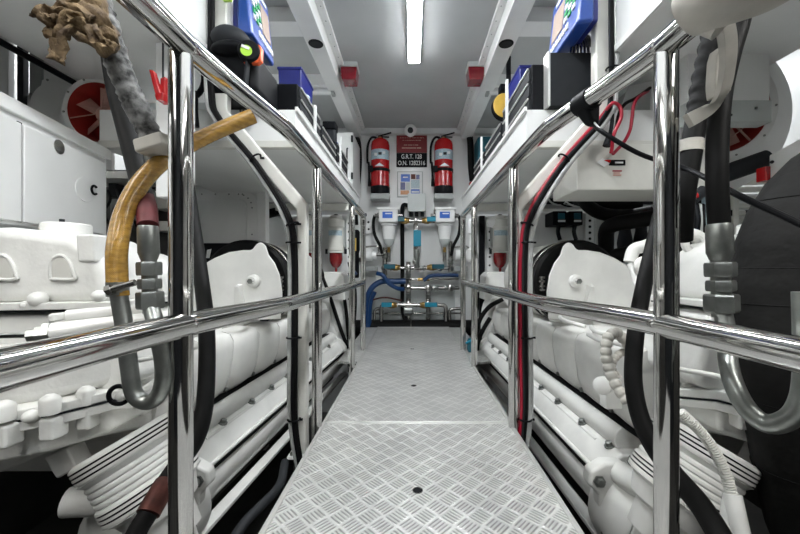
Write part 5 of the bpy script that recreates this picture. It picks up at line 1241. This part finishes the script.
# right hoses
t = thing('hydraulic_hose', 'black hydraulic hose ending in steel nuts beside the big black drum', 'hose', W(722, 300, .60))
put('hose', MB().tube([W(748, -60, .64), W(742, 10, .64), W(730, 55, .63), W(722, 90, .62), W(718, 130, .61), W(717, 180, .60), W(719, 226, .60)], .0158, 20, 8), 'rubber', t)
e = fitting(t, W(719, 224, .60), (.03, 0, -1), .0172)
t = thing('steel_u_pipe', 'thick bent steel U pipe in front of the big black drum', 'pipe', W(760, 430, .56))
put('u_bend', MB().tube([e+V((0, 0, .012)), W(726, 330, .59), W(728, 360, .57), W(734, 385, .54), W(748, 410, .52), W(768, 424, .50), W(790, 418, .48), W(802, 400, .47), W(806, 370, .465), W(806, 330, .46), W(805, 292, .46)], .0128, 20, 8), 'zinc', t)
t = thing('corrugated_hose', 'black corrugated hose behind the white taped band on the right', 'hose', W(690, 240, .8))
pts = [W(712, 30, .86), W(706, 60, .85), W(700, 90, .84), W(696, 120, .83), W(690, 160, .82), W(684, 200, .82), W(682, 240, .85)]
put('hose', MB().tube(pts, .03, 20, 12, rf=lambda f: .020+.0022*math.sin(f*80) if f < .45 else .0215), 'rubber', t, ang=70)
put('white_band', MB().lathe(W(690, 147, .825)-V((0, 0, .012)), (.05, 0, 1), [(0, .0255), (.026, .0255)], 24), 'dirty', t)
t = thing('taped_pipe', 'thick pipe bound in dirty white tape hanging at the top right', 'pipe', W(730, 20, .45))
put('pipe', MB().tube([W(830, -60, .42), W(775, -22, .42), W(735, -6, .43), W(700, 6, .45), W(690, 12, .46)], .031, 24, 8), 'dirty', t)
put('tape_collar', MB().tube([W(690, 8, .50), W(706, 19, .48), W(722, 26, .47)], .017, 16, 8), 'dirty', t)
def ribbon(pts, w_, th, m, name, parent):
    p = catmull(pts, 8); mb = MB(); n = len(p)
    for i, q in enumerate(p):
        d = (p[min(i+1, n-1)]-p[max(i-1, 0)]).normalized(); u = d.cross(V((0, 1, 0))).normalized()
        ww = w_*(.92+.08*math.sin(i*.35))
        for a, b in ((-1, -1), (1, -1), (1, 1), (-1, 1)): mb.v.append(q+u*ww/2*a+V((0, b*th/2, 0)))
    for i in range(n-1):
        for k in range(4): k2 = (k+1) % 4; mb.f.append((i*4+k, i*4+k2, i*4+4+k2, i*4+4+k))
    mb.f += [(0, 1, 2, 3), tuple(4*(n-1)+k for k in range(4))]
    return put(name, mb, m, parent, bevel=.002, ang=40)
ribbon([W(724, 20, .50), W(728, 45, .52), W(727, 70, .54), W(721, 95, .57), W(707, 110, .60), W(688, 121, .62)], .024, .012, 'dirty', 'loose_tape', t)
ribbon([W(722, 48, .56), W(719, 62, .57), W(717, 82, .575), W(719, 96, .58)], .026, .02, 'dirty', 'tape_fold', t)
# wire looms right
def loom(lab, pts, r, m='lgrey'):
    return hose(lab, pts, r, m, 'conduit', 'ribbed_conduit', 14, 60, rf=lambda f: r*(1+.12*math.sin(f*2*PI*38)), )
loom('ribbed pale conduit running down past the right coupling drum', [W(680, 412, .72), W(697, 428, .71), W(712, 447, .70), W(724, 470, .69), W(732, 495, .68)], .0095, 'cream')
hose('white cable tail below the ribbed conduit on the right', [W(732, 494, .68), W(736, 512, .67), W(742, 540, .66)], .015, 'engine', 'cable', 'cable')
hose('second white cable tail below the ribbed conduit on the right', [W(731, 496, .685), W(728, 515, .68), (W(727, 545, .67))], .012, 'engine', 'cable', 'cable')
def seg(lab, pts, r):
    return hose(lab, pts, r, 'dirty', 'wire loom', 'wire_loom', 14, 24, rf=lambda f: r*(1.05-.22*abs(math.sin(f*38))**6))
seg('pale taped wire loom hanging in a loop below the mid rail, right engine', [W(628, 345, .98), W(617, 333, .98), W(608, 338, .97), W(606, 352, .96), W(609, 368, .95), W(616, 385, .93), W(628, 402, .9)], .014)
seg('second pale taped loom inside the hanging loop, right engine', [W(640, 352, 1.0), W(630, 350, 1.0), W(618, 355, .99), W(612, 366, .98), W(618, 378, .97)], .010)
hose('thin white pipe crossing the right gearbox below the mid rail', [W(668, 367, .84), W(690, 371, .80), W(712, 375, .78), W(732, 380, .75)], .006, 'engine', 'pipe', 'pipe')
hose('thin white pipe under the hanging wire loom, right engine', [W(588, 334, 1.2), W(600, 340, 1.15), W(622, 345, 1.1), W(640, 360, 1.05)], .008, 'engine', 'pipe', 'pipe')
t = thing('oil_cap', 'white ribbed oil filler cap on the right engine', 'cap', W(607, 388, 1.08))
put('cap', MB().lathe(W(604, 385, 1.07), (-.6, -.6, .1), [(-.01, .022), (0, .026), (.02, .026), (.024, .02)], 12), 'engine', t)
put('neck', MB().box(W(606, 410, 1.10), W(622, 383, 1.14)), 'engine', t, bevel=.006)
# bracket and band parts near right engine
t = thing('lifting_bracket', 'white cast lifting bracket with round eyes above the right engine', 'bracket', W(670, 300, 1.1))
mb = MB().tube([W(630, 262, 1.2), W(634, 250, 1.2), (W(645, 246, 1.18)), W(668, 238, 1.12), W(690, 235, 1.08), W(702, 240, 1.06)], .020, 16, 8)
put('arched_arm', mb, 'casting', t)
put('eye', MB().torus(W(694, 243, 1.05), (0, -1, 0), .026, .011, 24, 10), 'casting', t)
put('eye', MB().torus(W(644, 266, 1.16), (0, -1, 0), .022, .010, 24, 10), 'casting', t)
put('web', MB().prism([W(672, 312, 1.08), W(668, 280, 1.08), W(684, 262, 1.08), W(704, 250, 1.08), W(706, 312, 1.08)], (0, .06, 0)), 'casting', t, bevel=.01)
put('band_clamp', MB().tube([W(674, 330, 1.04), W(682, 292, 1.04), (W(692, 268, 1.04)), W(706, 254, 1.04)], .010, 10, 8), 'pipe', t)
put('strut', MB().cyl(W(630, 264, 1.19), W(642, 300, 1.15), .009, 12), 'casting', t)
put('sensor', MB().lathe(W(690, 302, 1.03), (0, 0, -1), [(0, .012), (.02, .016), (.05, .016), (.055, .01)], 14), 'brass', t)
# GROUPS
GR = {'fire_extinguisher': 'fire extinguishers on the back wall', 'fuel_filter': 'fuel filters with blue labels', 'separator_filter': 'cream separators with red bowls', 'alarm_light': 'red alarm lights', 'tool_chest': 'tool chests on the shelves', 'breaker_box': 'breakers on the right bulkhead', 'ceiling_light': 'ceiling lights', 'handrail': 'walkway handrails', 'frame_pillar': 'bent white pillars', 'diesel_engine': 'diesel engines', 'gearbox': 'gearboxes', 'storage_bin': 'blue bins', 'test_unit': 'blue test units', 'perforated_strut': 'perforated struts', 'walkway_plate': 'walkway plates', 'tool_shelf': 'tool shelves', 'ceiling_speaker': 'ceiling speakers', 'lift_pump': 'pumps beside the manifold', 'extractor_fan': 'extractor fans', 'deck_plate': 'side deck plates', 'steel_u_pipe': 'steel U pipes', 'hydraulic_hose': 'hydraulic hoses'}
for o in bpy.data.objects:
    if o.parent is None and 'label' in o:
        g = GR.get(o.name.split('.')[0])
        if g: o['group'] = g
# ================================================================ CAMERA
cd = bpy.data.cameras.new('camera'); co = bpy.data.objects.new('camera', cd); C.objects.link(co)
co.location = (0, 0, CH); co.rotation_euler = (PI/2, 0, 0)
cd.sensor_width = 36; cd.lens = 36*F/800; cd.shift_x = -(CX-400)/800; cd.shift_y = (CY-267)/800; cd.clip_start = .02
sc = bpy.context.scene; sc.camera = co
sc.view_settings.view_transform = 'Standard'; sc.view_settings.look = 'None'; sc.view_settings.gamma = 1; sc.view_settings.use_curve_mapping = False
sc.view_settings.exposure = 1.62
